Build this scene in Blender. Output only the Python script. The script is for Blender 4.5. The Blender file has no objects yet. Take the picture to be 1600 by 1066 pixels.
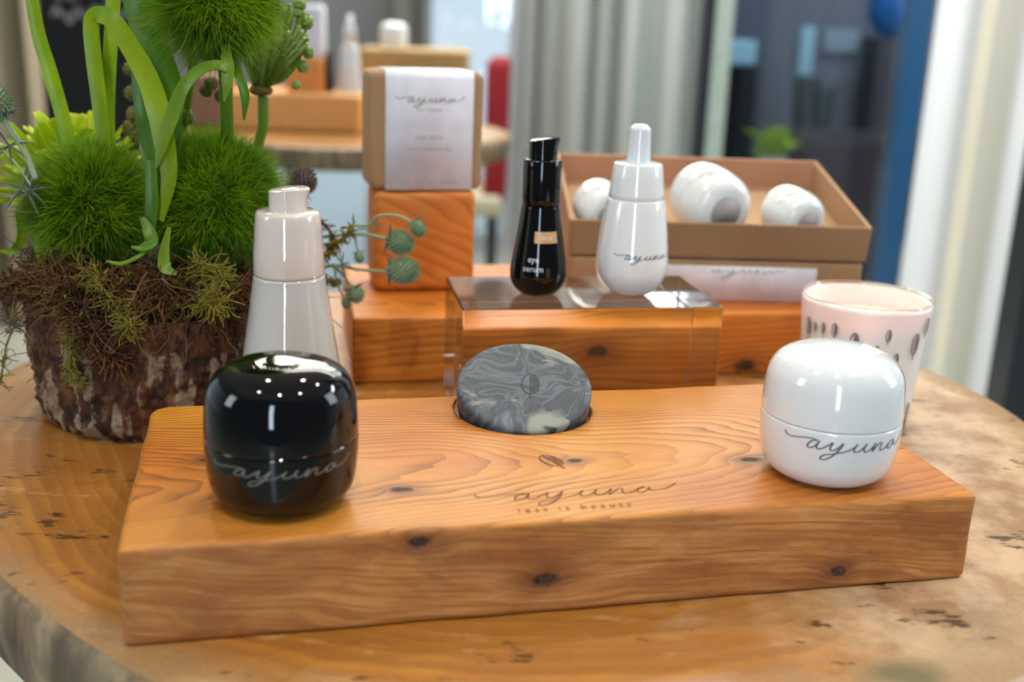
import bpy, bmesh, math, random
import numpy as np
from mathutils import Vector, Matrix, noise as mnoise
random.seed(7); rng = np.random.default_rng(7)
S = bpy.context.scene; COL = S.collection
PI = math.pi
# ---------------------------------------------------------------- camera
HC = 0.28
CF = Vector((0.0, 0.95999298, -0.28002408)); CR = Vector((0.99929734, 0.01049559, 0.03598153)); CU = Vector((-0.03748103, 0.27982732, 0.95931843))
FPX = 1750.0
cd = bpy.data.cameras.new('camera'); cam = bpy.data.objects.new('camera', cd); COL.objects.link(cam)
m = Matrix((CR, CU, -CF)).transposed().to_4x4(); m.translation = (0, 0, HC); cam.matrix_world = m
cd.sensor_width = 36.0; cd.lens = 36.0 * FPX / 1600; cd.clip_start = 0.01; cd.clip_end = 60
cd.dof.use_dof = True; cd.dof.focus_distance = 0.645; cd.dof.aperture_fstop = 4.8
S.camera = cam
# ---------------------------------------------------------------- world, lights, exposure
S.view_settings.view_transform = 'Standard'; S.view_settings.look = 'None'
S.view_settings.exposure = 0.42; S.view_settings.gamma = 1.0; S.view_settings.use_curve_mapping = False
S.cycles.use_denoising = True; S.cycles.max_bounces = 12; S.cycles.transmission_bounces = 12
W = bpy.data.worlds.new('World'); S.world = W; W.use_nodes = True
bg = W.node_tree.nodes['Background']; bg.inputs[0].default_value = (0.70, 0.86, 1.0, 1)
# daylight outside is on the far (+y) side; the shop behind the photographer is dim
_g = W.node_tree.nodes.new('ShaderNodeTexCoord'); _x = W.node_tree.nodes.new('ShaderNodeSeparateXYZ'); _m = W.node_tree.nodes.new('ShaderNodeMapRange')
W.node_tree.links.new(_g.outputs['Generated'], _x.inputs[0]); W.node_tree.links.new(_x.outputs[1], _m.inputs[0]); W.node_tree.links.new(_m.outputs[0], bg.inputs[1])
_m.inputs[1].default_value = -0.2; _m.inputs[2].default_value = 0.7; _m.inputs[3].default_value = 0.10; _m.inputs[4].default_value = 0.72

def area(name, loc, target, sx, sy, power, color, spread=PI):
    l = bpy.data.lights.new(name, 'AREA'); l.shape = 'RECTANGLE'; l.size = sx; l.size_y = sy; l.energy = power; l.color = color; l.spread = spread
    o = bpy.data.objects.new(name, l); COL.objects.link(o); o.location = loc
    o.rotation_euler = (Vector(target) - Vector(loc)).to_track_quat('-Z', 'Y').to_euler(); return o
def spot(name, loc, target, power, color, radius=0.02, size=1.2):
    l = bpy.data.lights.new(name, 'SPOT'); l.energy = power; l.color = color; l.shadow_soft_size = radius; l.spot_size = size; l.spot_blend = 0.6
    o = bpy.data.objects.new(name, l); COL.objects.link(o); o.location = loc
    o.rotation_euler = (Vector(target) - Vector(loc)).to_track_quat('-Z', 'Y').to_euler(); return o
area('window_light_back', (0.1, 3.9, 1.62), (0.0, 0.7, 0.0), 2.6, 0.9, 46, (1.0, 0.90, 0.74))
area('window_light_front', (-0.25, -2.6, 0.75), (0, 0.8, 0.1), 0.32, 2.3, 30, (0.66, 0.82, 1.0))
area('window_light_left', (-2.6, -0.2, 1.0), (-0.1, 0.8, 0.1), 0.6, 1.2, 11, (0.86, 0.93, 1.0))
area('window_light_right', (2.7, 0.9, 1.0), (0.1, 0.8, 0.1), 0.8, 1.3, 14, (0.86, 0.93, 1.0))
area('back_fill', (0.0, 3.2, 1.9), (0.0, 4.2, -0.3), 3.2, 0.6, 75, (0.95, 0.97, 1.0))  # added fill that brightens the back of the room, no lamp seen there
area('glass_room_fill', (1.9, 4.6, 1.9), (1.9, 5.3, 0.0), 1.0, 0.5, 22, (0.82, 0.9, 1.0))  # added fill to lift the objects behind the glass door
area('curtain_fill', (2.0, 1.6, 1.5), (1.6, 2.6, 0.1), 0.5, 0.8, 30, (0.97, 0.98, 1.0))  # added light aimed at the white curtain to brighten it
for x, y, p in ((-0.55, 1.45, 15), (0.12, 1.55, 22), (0.75, 1.3, 16), (-0.75, 0.15, 16), (0.0, -0.25, 30), (0.7, 0.1, 20)):  # rear spots are the ceiling lamps; the nearer ones are added front fill
    spot('ceiling_and_fill_spot', (x, y, 1.8), (x * 0.25, 0.74, 0.0), p, (1.0, 0.90, 0.76), 0.035, 0.9)

def at(px, py, Y):
    """world point at depth Y seen at photo pixel (px, py)"""
    d = CF + CR * ((px - 800) / FPX) - CU * ((py - 533) / FPX)
    return Vector((0, 0, HC)) + d * (Y / d.y)
# ---------------------------------------------------------------- node helper
def srgb(r, g=None, b=None):
    if g is None: r, g, b = r
    f = lambda c: (c / 255 / 12.92) if c / 255 <= 0.04045 else ((c / 255 + 0.055) / 1.055) ** 2.4
    return (f(r), f(g), f(b), 1.0)
class NT:
    def __init__(s, name):
        s.m = bpy.data.materials.new(name); s.m.use_nodes = True; s.t = s.m.node_tree; s.n = s.t.nodes
        s.b = s.n['Principled BSDF']; s.out = s.n['Material Output']
    def put(s, sock, v):
        if isinstance(v, bpy.types.NodeSocket): s.t.links.new(v, sock)
        elif v is not None:
            try: sock.default_value = v
            except Exception: sock.default_value = (v, v, v)
    def node(s, typ, ins=None, out=0, **props):
        n = s.n.new(typ)
        for k, v in props.items(): setattr(n, k, v)
        for k, v in (ins or {}).items(): s.put(n.inputs[k], v)
        return n.outputs[out]
    def math(s, op, a, b=None, c=None, clamp=False):
        n = s.n.new('ShaderNodeMath'); n.operation = op; n.use_clamp = clamp
        s.put(n.inputs[0], a)
        if b is not None: s.put(n.inputs[1], b)
        if c is not None: s.put(n.inputs[2], c)
        return n.outputs[0]
    def xyz(s, v):
        n = s.n.new('ShaderNodeSeparateXYZ'); s.put(n.inputs[0], v); return n.outputs[:3]
    def vec(s, x, y, z):
        n = s.n.new('ShaderNodeCombineXYZ'); s.put(n.inputs[0], x); s.put(n.inputs[1], y); s.put(n.inputs[2], z); return n.outputs[0]
    def coord(s): return s.node('ShaderNodeTexCoord', out=3)
    def scale(s, v, sc): 
        n = s.n.new('ShaderNodeVectorMath'); n.operation = 'MULTIPLY'; s.put(n.inputs[0], v); s.put(n.inputs[1], sc); return n.outputs[0]
    def noise(s, v, scale=1.0, detail=3, rough=0.5, dist=0.0):
        return s.node('ShaderNodeTexNoise', {'Vector': v, 'Scale': scale, 'Detail': detail, 'Roughness': rough, 'Distortion': dist}, 0)
    def ramp(s, f, stops, interp='LINEAR'):
        n = s.n.new('ShaderNodeValToRGB'); s.put(n.inputs[0], f); r = n.color_ramp; r.interpolation = interp
        while len(r.elements) < len(stops): r.elements.new(0.5)
        for e, (p, c) in zip(r.elements, stops):
            e.position = p; e.color = c if isinstance(c, tuple) and len(c) == 4 else (c, c, c, 1)
        return n.outputs[0]
    def mix(s, f, a, b, blend='MIX'):
        n = s.n.new('ShaderNodeMix'); n.data_type = 'RGBA'; n.blend_type = blend
        s.put(n.inputs[0], f); s.put(n.inputs[6], a); s.put(n.inputs[7], b); return n.outputs[2]
    def bump(s, h, strength=0.3, dist=0.001):
        return s.node('ShaderNodeBump', {'Strength': strength, 'Distance': dist, 'Height': h})
    def set(s, **k):
        mp = dict(color='Base Color', rough='Roughness', metal='Metallic', normal='Normal', coat='Coat Weight', coatr='Coat Roughness', trans='Transmission Weight',
                  ior='IOR', sss='Subsurface Weight', sssr='Subsurface Radius', ssss='Subsurface Scale', spec='Specular IOR Level', sheen='Sheen Weight', emit='Emission Color', emits='Emission Strength')
        for a, v in k.items(): s.put(s.b.inputs[mp[a]], v)
        return s.m
def simple(name, rgb, rough=0.5, **k):
    t = NT(name); c = t.coord()
    n = t.noise(c, 60, 2)
    col = t.mix(t.ramp(n, [(0.3, 0.0), (0.7, 1.0)]), srgb(*[max(0, v * 0.96) for v in rgb]), srgb(*[min(255, v * 1.02) for v in rgb]))
    return t.set(color=col, rough=rough, **k)

def wood(name, light, mid, dark, pith=(0.06, -0.03), slope=0.10, freq=420, knots=(), bump=0.25, rough=0.42, coat=0.25, warp=1.0, face_flow=0.0, sawn=False):
    t = NT(name); c = t.coord(); x, y, z = t.xyz(c)
    w1 = t.math('SUBTRACT', t.noise(t.scale(c, (4.5, 11, 11)), 1.0, 2, 0.4), 0.5)
    w2 = t.math('SUBTRACT', t.noise(t.scale(c, (16, 60, 60)), 1.0, 2, 0.5), 0.5)
    yy = t.math('ADD', y, t.math('MULTIPLY', w1, 0.045 * warp))
    zz = t.math('ADD', z, t.math('MULTIPLY', x, slope))
    kd = None; kd2 = None
    for (kx, ky, kz, kr) in knots:
        dx = t.math('MULTIPLY', t.math('SUBTRACT', x, kx), 0.55); dy = t.math('SUBTRACT', y, ky); dz = t.math('SUBTRACT', z, kz)
        d = t.math('SQRT', t.math('ADD', t.math('ADD', t.math('MULTIPLY', dx, dx), t.math('MULTIPLY', dy, dy)), t.math('MULTIPLY', dz, dz)))
        dn = t.math('DIVIDE', d, kr)
        kd = dn if kd is None else t.math('MINIMUM', kd, dn)
        b = t.math('DIVIDE', kr * 1.6, t.math('ADD', t.math('MULTIPLY', dn, dn), 1.0))
        kd2 = b if kd2 is None else t.math('ADD', kd2, b)
    dy = t.math('SUBTRACT', yy, pith[0]); dz = t.math('SUBTRACT', zz, pith[1])
    r = t.math('SQRT', t.math('ADD', t.math('MULTIPLY', dy, dy), t.math('MULTIPLY', dz, dz)))
    r = t.math('ADD', r, t.math('MULTIPLY', w2, 0.004))
    if face_flow: r = t.math('ADD', r, t.math('MULTIPLY', t.math('SUBTRACT', t.noise(t.scale(c, (9, 20, 26)), 1.0, 1, 0.3), 0.5), face_flow))
    if kd2 is not None: r = t.math('ADD', r, kd2)
    g = t.math('FRACT', t.math('MULTIPLY', r, freq / 2.2))
    g = t.math('POWER', g, 2.2)
    fade = t.noise(t.scale(c, (5, 30, 30)), 1.0, 2)
    fib = t.noise(t.scale(c, (60, 1500, 1500)), 1.0, 3, 0.6)
    f = t.math('ADD', t.math('MULTIPLY', t.math('MULTIPLY', g, 0.95), t.ramp(fade, [(0.35, 0.3), (0.62, 1.0)])), t.math('MULTIPLY', t.math('SUBTRACT', fib, 0.5), 0.35))
    big = t.noise(t.scale(c, (6, 14, 14)), 1.0, 3, 0.6)
    base = t.mix(t.ramp(big, [(0.35, 0.0), (0.68, 1.0)]), light, mid)
    col = t.mix(t.math('MAXIMUM', t.math('MULTIPLY', f, 0.9), 0.0, clamp=True), base, dark)
    if sawn:
        nx, ny, nz = t.xyz(t.node('ShaderNodeTexCoord', out=1)); side = t.ramp(t.math('ABSOLUTE', nz), [(0.35, 1.0), (0.8, 0.0)])
        bl_ = t.noise(t.scale(c, (14, 30, 34)), 1.0, 5, 0.65, 0.6); st_ = t.noise(t.vec(t.math('MULTIPLY', x, 14), t.math('MULTIPLY', y, 14), t.math('MULTIPLY', r, 520)), 1.0, 2, 0.6)
        bk_ = t.noise(t.vec(t.math('MULTIPLY', x, 38), 0, t.math('MULTIPLY', t.math('ADD', z, t.math('MULTIPLY', bl_, 0.03)), 60)), 1.0, 2, 0.4)
        sw = t.mix(t.ramp(bl_, [(0.40, 0.0), (0.60, 1.0)]), srgb(150, 92, 44), srgb(206, 146, 84)); sw = t.mix(t.ramp(bk_, [(0.50, 0.0), (0.54, 0.45)]), sw, srgb(200, 128, 58)); sw = t.mix(t.ramp(st_, [(0.42, 0.6), (0.56, 0.0)]), sw, srgb(134, 70, 26))
        col = t.mix(t.math('MULTIPLY', side, 0.8), col, sw)
    if kd is not None:
        kdn = t.math('ADD', kd, t.math('MULTIPLY', t.math('SUBTRACT', t.noise(c, 260, 3), 0.5), 0.7))
        halo = t.ramp(t.math('DIVIDE', kdn, 4.0), [(0.18, 0.85), (0.75, 0.0)])
        col = t.mix(t.math('MULTIPLY', halo, 0.75), col, dark)
        core = t.ramp(kdn, [(0.55, 1.0), (0.95, 0.0)])
        kn = t.noise(c, 700, 3, 0.7); col = t.mix(core, col, t.mix(t.ramp(kn, [(0.45, 0.0), (0.6, 1.0)]), srgb(30, 18, 12), srgb(96, 62, 40)))
        bump = bump
    nb = t.bump(t.math('ADD', t.math('MULTIPLY', g, -1.0), t.math('MULTIPLY', fib, 0.7)), bump, 0.0006)
    rg = t.math('ADD', t.math('MULTIPLY', g, 0.15), rough)
    ct = coat
    if kd is not None: rg = t.math('MAXIMUM', rg, t.math('MULTIPLY', core, 0.6)); ct = t.math('MULTIPLY', t.math('SUBTRACT', 1.0, core), coat)
    if sawn:   # the long sides are left rough-sawn and browner, the top is sanded and oiled
        saw = t.noise(t.scale(c, (260, 260, 120)), 1.0, 3, 0.6)
        rg = t.math('MAXIMUM', rg, t.math('MULTIPLY', side, 0.7)); ct = t.math('MULTIPLY', t.math('SUBTRACT', 1.0, side), ct)
        nb = t.node('ShaderNodeBump', {'Strength': t.math('MULTIPLY', side, 0.5), 'Distance': 0.0008, 'Height': saw, 'Normal': nb})
    return t.set(color=col, rough=rg, normal=nb, coat=ct, coatr=0.25)
# ---------------------------------------------------------------- mesh helpers
def link(name, me, mat=None, parent=None, smooth=False):
    o = bpy.data.objects.new(name, me); COL.objects.link(o)
    if mat: me.materials.append(mat)
    if parent: o.parent = parent
    if smooth: me.polygons.foreach_set('use_smooth', [True] * len(me.polygons))
    return o
def tag(o, label=None, cat=None, group=None, kind=None):
    if label: o['label'] = label
    if cat: o['category'] = cat
    if group: o['group'] = group
    if kind: o['kind'] = kind
    return o
def thing(name, label, cat, loc=(0, 0, 0), rz=0.0, rot=None, group=None):
    o = bpy.data.objects.new(name, None); COL.objects.link(o); o.location = loc; o.rotation_euler = rot or (0, 0, rz); o.empty_display_size = 0.02
    return tag(o, label, cat, group)
def mesh(verts, faces, name='mesh'):
    me = bpy.data.meshes.new(name); me.from_pydata([tuple(v) for v in verts], [], faces); me.update(); return me
def rbox(L, D, H, r=0.003, seg=(40, 16, 8), amp=0.0, nscale=30, origin=(0, 0, 0)):
    """rounded box [0,L]x[0,D]x[0,H] as a dense grid, gently uneven by amp"""
    bm = bmesh.new(); key = {}
    def axis(n, ln):
        a = [0, r * 0.3, r * 0.65, r]; return a + [r + (ln - 2 * r) * k / n for k in range(1, n)] + [ln - r, ln - r * 0.65, ln - r * 0.3, ln]
    ax = [axis(seg[0], L), axis(seg[1], D), axis(seg[2], H)]; dims = (L, D, H)
    def V(i, j, k):
        kk = (i, j, k)
        if kk not in key:
            p = Vector((ax[0][i], ax[1][j], ax[2][k])); q = Vector([min(max(p[a], r), dims[a] - r) for a in range(3)]); d = p - q
            if d.length > 1e-9: p = q + d.normalized() * r
            if amp:
                s = p * nscale; fz = min(1.0, p.z / 0.004)
                p = p + Vector((mnoise.noise(s), mnoise.noise(s + Vector((7, 3, 1))), fz * mnoise.noise(s + Vector((1, 9, 4))) * 0.35)) * amp
            key[kk] = bm.verts.new(p + Vector(origin))
        return key[kk]
    N = [len(a) - 1 for a in ax]
    for k, flip in ((0, 1), (N[2], 0)):
        for i in range(N[0]):
            for j in range(N[1]):
                f = [V(i, j, k), V(i + 1, j, k), V(i + 1, j + 1, k), V(i, j + 1, k)]; bm.faces.new(f[::-1] if flip else f)
    for j, flip in ((0, 0), (N[1], 1)):
        for i in range(N[0]):
            for k in range(N[2]):
                f = [V(i, j, k), V(i + 1, j, k), V(i + 1, j, k + 1), V(i, j, k + 1)]; bm.faces.new(f[::-1] if flip else f)
    for i, flip in ((0, 1), (N[0], 0)):
        for j in range(N[1]):
            for k in range(N[2]):
                f = [V(i, j, k), V(i, j + 1, k), V(i, j + 1, k + 1), V(i, j, k + 1)]; bm.faces.new(f[::-1] if flip else f)
    me = bpy.data.meshes.new('box'); bm.to_mesh(me); bm.free(); me.polygons.foreach_set('use_smooth', [True] * len(me.polygons)); return me
def spline(pts, n):
    """Catmull-Rom through pts, n samples per span"""
    P = [Vector(p) for p in pts]; P = [P[0] * 2 - P[1]] + P + [P[-1] * 2 - P[-2]]; out = []
    for i in range(1, len(P) - 2):
        a, b, c, d = P[i - 1:i + 3]
        for k in range(n):
            t = k / n; out.append(0.5 * ((2 * b) + (c - a) * t + (2 * a - 5 * b + 4 * c - d) * t * t + (3 * b - a - 3 * c + d) * t ** 3))
    out.append(P[-2]); return out
def lathe(prof, n=96, close=True):
    """prof: (r, z) from bottom to top"""
    V = []; F = []
    for r, z in prof:
        for k in range(n):
            a = 2 * PI * k / n; V.append((r * math.cos(a), r * math.sin(a), z))
    for i in range(len(prof) - 1):
        for k in range(n):
            k2 = (k + 1) % n; F.append((i * n + k, i * n + k2, (i + 1) * n + k2, (i + 1) * n + k))
    if close:
        F.append(tuple(range(n))[::-1]); b = (len(prof) - 1) * n; F.append(tuple(range(b, b + n)))
    return mesh(V, F)
def smooth_prof(pts, n=8): return [(max(p.x, 0.00005), p.y) for p in spline([(a, b, 0) for a, b in pts], n)]
def rad_at(prof, z):
    for (r0, z0), (r1, z1) in zip(prof, prof[1:]):
        if min(z0, z1) <= z <= max(z0, z1) and abs(z1 - z0) > 1e-9: return r0 + (r1 - r0) * (z - z0) / (z1 - z0)
    return prof[-1][0]
def tubes(paths, sides=5):
    """paths: list of (points, radii)"""
    V = []; F = []
    for pts, rad in paths:
        base = len(V); n = len(pts); up = Vector((0.31, 0.2, 0.93))
        for i, p in enumerate(pts):
            d = (pts[min(i + 1, n - 1)] - pts[max(i - 1, 0)])
            d = d.normalized() if d.length > 1e-9 else Vector((0, 0, 1))
            s = d.cross(up); s = s.normalized() if s.length > 1e-4 else d.orthogonal().normalized(); u = s.cross(d)
            r = rad[i] if hasattr(rad, '__len__') else rad
            for k in range(sides):
                a = 2 * PI * k / sides; V.append(p + (s * math.cos(a) + u * math.sin(a)) * r)
        for i in range(n - 1):
            for k in range(sides):
                k2 = (k + 1) % sides; F.append((base + i * sides + k, base + i * sides + k2, base + (i + 1) * sides + k2, base + (i + 1) * sides + k))
        F.append(tuple(range(base, base + sides))[::-1]); F.append(tuple(range(base + (n - 1) * sides, base + n * sides)))
    return mesh(V, F)
def blades(roots, dirs, length, width, droop=0.3, segs=3, jitter=0.35, seed=1):
    """many thin tapering blades from root points along dirs (numpy) - returns mesh"""
    g = np.random.default_rng(seed); n = len(roots)
    side = np.cross(dirs, g.normal(size=(n, 3))); side /= np.linalg.norm(side, axis=1)[:, None] + 1e-9
    bend = g.normal(size=(n, 3)) * jitter; bend[:, 2] -= droop
    L = length * (0.7 + 0.6 * g.random(n)); V = np.zeros((n, segs * 2 + 1, 3))
    for k in range(segs + 1):
        t = k / segs; c = roots + dirs * (L * t)[:, None] + bend * (L * t * t * 0.5)[:, None]
        if k == segs: V[:, -1] = c
        else:
            w = width * (1 - t * 0.65) * 0.5; V[:, 2 * k] = c - side * w; V[:, 2 * k + 1] = c + side * w
    F = []; m_ = segs * 2 + 1
    q = np.arange(n)[:, None] * m_
    faces = []
    for k in range(segs - 1): faces.append(q + np.array([2 * k, 2 * k + 1, 2 * k + 3, 2 * k + 2]))
    tri = q + np.array([2 * segs - 2, 2 * segs - 1, 2 * segs])
    me = bpy.data.meshes.new('blades'); quads = np.concatenate(faces) if faces else np.zeros((0, 4), int)
    me.from_pydata(V.reshape(-1, 3).tolist(), [], quads.tolist() + tri.tolist()); me.update(); return me
def ribbon(pts, widths, normal_hint=Vector((0, -1, 0.15)), n=8, fold=0.25, thick=0.0007):
    """leaf blade with a shallow centre fold and real thickness, along a smooth path"""
    P = spline(pts, n); m_ = len(P); Wd = []
    for i in range(m_):
        t = i / (m_ - 1) * (len(widths) - 1); a = int(min(t, len(widths) - 2)); Wd.append(widths[a] + (widths[a + 1] - widths[a]) * (t - a))
    V = []; F = []
    for i, p in enumerate(P):
        d = (P[min(i + 1, m_ - 1)] - P[max(i - 1, 0)]).normalized(); s = d.cross(normal_hint)
        s = s.normalized() if s.length > 1e-4 else Vector((1, 0, 0)); nn = s.cross(d).normalized()
        w = Wd[i] * 0.5
        for (u, h) in ((-1, fold), (-0.5, fold * 0.35), (0, 0), (0.5, fold * 0.35), (1, fold)): V.append(p + s * (w * u) + nn * (w * h))
        for (u, h) in ((1, fold), (0.5, fold * 0.35), (0, 0), (-0.5, fold * 0.35), (-1, fold)): V.append(p + s * (w * u * 0.97) + nn * (w * h - thick))
    for i in range(m_ - 1):
        for k in range(10):
            k2 = (k + 1) % 10; F.append((i * 10 + k, i * 10 + k2, (i + 1) * 10 + k2, (i + 1) * 10 + k))
    F.append(tuple(range(10))[::-1]); F.append(tuple(range((m_ - 1) * 10, m_ * 10)))
    return mesh(V, F)
# ---------------------------------------------------------------- lettering
AYUNA = [[(0, 1.25), (0.3, 0.88), (1.1, 0.82), (2.4, 1.05), (3.3, 1.12), (3.95, 1.0)],
         [(3.95, 1.02), (3.3, 0.85), (2.85, 0.3), (3.0, 0.0), (3.5, 0.15), (3.95, 0.7), (4.1, 1.0), (3.85, 0.35), (4.0, 0.0), (4.5, 0.2), (5.1, 0.65), (5.55, 0.98),
          (5.3, 0.4), (5.4, 0.05), (5.8, 0.15), (6.3, 0.6), (6.65, 0.98), (6.2, 0.1), (5.5, -0.7), (4.8, -1.15), (4.35, -1.05), (4.7, -0.6), (5.8, -0.3), (7.1, 0.1), (7.9, 0.6), (8.2, 0.95),
          (7.85, 0.35), (8.05, 0.0), (8.6, 0.2), (9.1, 0.7), (9.3, 0.98), (9.0, 0.35), (9.2, 0.0), (9.7, 0.2), (10.2, 0.65), (10.45, 0.98), (10.2, 0.5), (10.05, 0.0), (10.5, 0.5),
          (11.0, 0.92), (11.3, 0.8), (11.1, 0.3), (11.3, 0.0), (11.9, 0.2), (12.5, 0.7), (13.1, 0.98)],
         [(13.1, 0.98), (12.55, 0.75), (12.3, 0.25), (12.6, 0.02), (13.1, 0.4), (13.4, 0.9), (13.35, 0.4), (13.8, 0.3), (14.7, 0.55), (15.7, 1.3)]]
def strokes_mesh(strokes, fn, unit, width=0.085, n=5, center=7.8):
    """flat strokes laid on a surface; fn(u, v) -> point"""
    V = []; F = []
    for st in strokes:
        P = spline([((a - center) * unit, b * unit, 0) for a, b in st], n); base = len(V); m_ = len(P)
        for i, p in enumerate(P):
            d = P[min(i + 1, m_ - 1)] - P[max(i - 1, 0)]; d = d.normalized() if d.length > 1e-9 else Vector((1, 0, 0))
            s = Vector((-d.y, d.x, 0)) * (unit * width * (0.7 + 0.5 * abs(d.y)))
            V.append(fn(p.x - s.x, p.y - s.y)); V.append(fn(p.x + s.x, p.y + s.y))
        for i in range(m_ - 1): F.append((base + 2 * i, base + 2 * i + 1, base + 2 * i + 3, base + 2 * i + 2))
    return mesh(V, F)
def on_lathe(prof, z0, a0, off=0.00012):
    """wrap (u, v) around a turned body: a0 = azimuth of the middle, z0 = baseline height"""
    r0 = rad_at(prof, z0)
    def fn(u, v):
        a = a0 + u / r0; z = z0 + v; r = rad_at(prof, z) + off; return Vector((r * math.cos(a), r * math.sin(a), z))
    return fn
def text_mesh(body, size, fn, center=True):
    cu = bpy.data.curves.new('text', 'FONT'); cu.body = body; cu.size = size; cu.resolution_u = 3
    if center: cu.align_x = 'CENTER'
    o = bpy.data.objects.new('text', cu); COL.objects.link(o); dg = bpy.context.evaluated_depsgraph_get(); dg.update()
    me = bpy.data.meshes.new_from_object(o.evaluated_get(dg)); bpy.data.objects.remove(o)
    for v in me.vertices: v.co = fn(v.co.x, v.co.y)
    me.update(); return me
def join_me(list_):
    bm = bmesh.new()
    for me in list_: bm.from_mesh(me)
    out = bpy.data.meshes.new('joined'); bm.to_mesh(out); bm.free(); return out
def arc(cx, cy, rx, ry, a0, a1, n=7): return [(cx + rx * math.cos(math.radians(a0 + (a1 - a0) * k / n)), cy + ry * math.sin(math.radians(a0 + (a1 - a0) * k / n))) for k in range(n + 1)]
LEAF = [arc(0, 0, 1.0, 1.75, 0, 180, 9), arc(0, 0, 1.0, 1.75, 180, 360, 9), [(0, 1.7), (0.02, 0), (0.0, -2.6)], arc(0, 0, 0.78, 1.35, -85, 75), arc(0, 0, 0.56, 1.0, -85, 75), arc(0, 0, 0.34, 0.62, -85, 75)]
# ---------------------------------------------------------------- materials
M = {}
M['plank'] = wood('honey_pine', srgb(216, 146, 50), srgb(192, 112, 30), srgb(104, 48, 10), pith=(0.075, -0.030), slope=0.10, freq=900,
    knots=((0.131, 0.047, 0.049, 0.0040), (0.2285, 0.072, 0.049, 0.0030), (0.326, 0.060, 0.049, 0.0042), (0.0355, 0.0995, 0.049, 0.0040), (0.1336, 0.0, 0.0430, 0.0036), (0.1956, 0.0, 0.0180, 0.0046), (0.3518, 0.0, 0.0100, 0.0036)),
    bump=1.0, rough=0.36, coat=0.10, face_flow=0.012, sawn=True)
M['beam'] = wood('orange_pine', srgb(226, 144, 44), srgb(206, 114, 28), srgb(132, 58, 12), pith=(0.05, 0.09), slope=-0.06, freq=420,
    knots=((0.186, 0.0, 0.0335, 0.006), (0.322, 0.0, 0.008, 0.0065)), bump=0.3, rough=0.48, coat=0.12, face_flow=0.02)
M['cube'] = wood('orange_block', srgb(222, 138, 50), srgb(206, 112, 34), srgb(150, 70, 18), pith=(0.1, 0.16), slope=0.5, freq=260, bump=0.2, rough=0.5, coat=0.1, face_flow=0.01)
def table_mat():
    t = NT('tree_slice'); c = t.coord(); x, y, z = t.xyz(c)
    wn = t.noise(c, 5, 3, 0.5); r0 = t.math('SQRT', t.math('ADD', t.math('MULTIPLY', x, x), t.math('MULTIPLY', y, y)))
    r = t.math('SQRT', t.math('ADD', t.math('MULTIPLY', x, x), t.math('MULTIPLY', y, y)))
    r = t.math('ADD', r, t.math('MULTIPLY', wn, 0.05)); g = t.math('FRACT', t.math('MULTIPLY', r, 95))
    fine = t.noise(c, 420, 3, 0.6)
    rv = t.noise(t.vec(t.math('MULTIPLY', r, 38), 0, 0), 1.0, 3, 0.5)
    base = t.mix(t.ramp(rv, [(0.35, 0.0), (0.65, 1.0)]), srgb(190, 128, 46), srgb(140, 84, 26))
    base = t.mix(t.math('MULTIPLY', g, 0.4), base, srgb(104, 58, 18))
    mot = t.noise(c, 26, 4, 0.6); base = t.mix(t.ramp(mot, [(0.42, 0.0), (0.62, 0.5)]), base, srgb(142, 82, 26))
    base = t.mix(t.math('MULTIPLY', fine, 0.25), base, srgb(214, 158, 84))
    # pale worn wood over the right half and along the rim, the oil is rubbed off there
    pn = t.noise(c, 7, 5, 0.65); worn = t.math('ADD', t.math('ADD', t.math('MULTIPLY', x, 1.1), t.math('MULTIPLY', r, 1.1)), t.math('MULTIPLY', t.math('SUBTRACT', pn, 0.5), 1.1))
    wornf = t.ramp(worn, [(0.42, 0.0), (0.64, 0.88)])
    base = t.mix(wornf, base, t.mix(t.ramp(mot, [(0.4, 0.0), (0.6, 1.0)]), srgb(206, 178, 144), srgb(162, 128, 96)))
    edge = t.ramp(t.math('ADD', r0, t.math('MULTIPLY', t.math('SUBTRACT', mot, 0.5), 0.05)), [(0.355, 0.0), (0.375, 0.7)]); base = t.mix(edge, base, t.mix(fine, srgb(128, 100, 68), srgb(188, 156, 114)))
    sc = t.noise(t.scale(c, (22, 60, 20)), 1.0, 5, 0.75); base = t.mix(t.ramp(sc, [(0.58, 0.0), (0.66, 0.4)]), base, srgb(208, 172, 122))
    bl = t.noise(t.scale(c, (18, 44, 20)), 1.3, 4, 0.65); base = t.mix(t.ramp(bl, [(0.61, 0.0), (0.66, 0.85)]), base, srgb(52, 38, 22))
    gx = t.math('SUBTRACT', x, 0.185); gy = t.math('ADD', y, 0.335); gd = t.math('SQRT', t.math('ADD', t.math('MULTIPLY', gx, gx), t.math('MULTIPLY', t.math('MULTIPLY', gy, gy), 2.5)))
    base = t.mix(t.ramp(t.math('ADD', t.math('MULTIPLY', gd, 22), t.math('MULTIPLY', mot, 0.9)), [(0.6, 0.8), (0.95, 0.0)]), base, srgb(84, 88, 44))
    nb = t.bump(t.math('ADD', fine, t.math('MULTIPLY', g, 0.4)), 0.15, 0.0006)
    return t.set(color=base, rough=t.math('ADD', t.math('MULTIPLY', pn, 0.25), 0.25), normal=nb, coat=t.math('MULTIPLY', t.math('SUBTRACT', 1.0, wornf), 0.3), coatr=0.2)
def rim_mat():
    t = NT('weathered_rim'); c = t.coord()
    s = t.noise(t.scale(c, (60, 60, 9)), 1.0, 4, 0.6); b = t.noise(c, 14, 3)
    col = t.ramp(s, [(0.3, srgb(66, 50, 36)), (0.5, srgb(128, 106, 78)), (0.7, srgb(168, 146, 112))])
    col = t.mix(t.ramp(b, [(0.5, 0.0), (0.62, 0.7)]), col, srgb(92, 80, 62))
    return t.set(color=col, rough=0.65, normal=t.bump(s, 0.5, 0.002))
M['table'] = table_mat(); M['rim'] = rim_mat()
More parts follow.
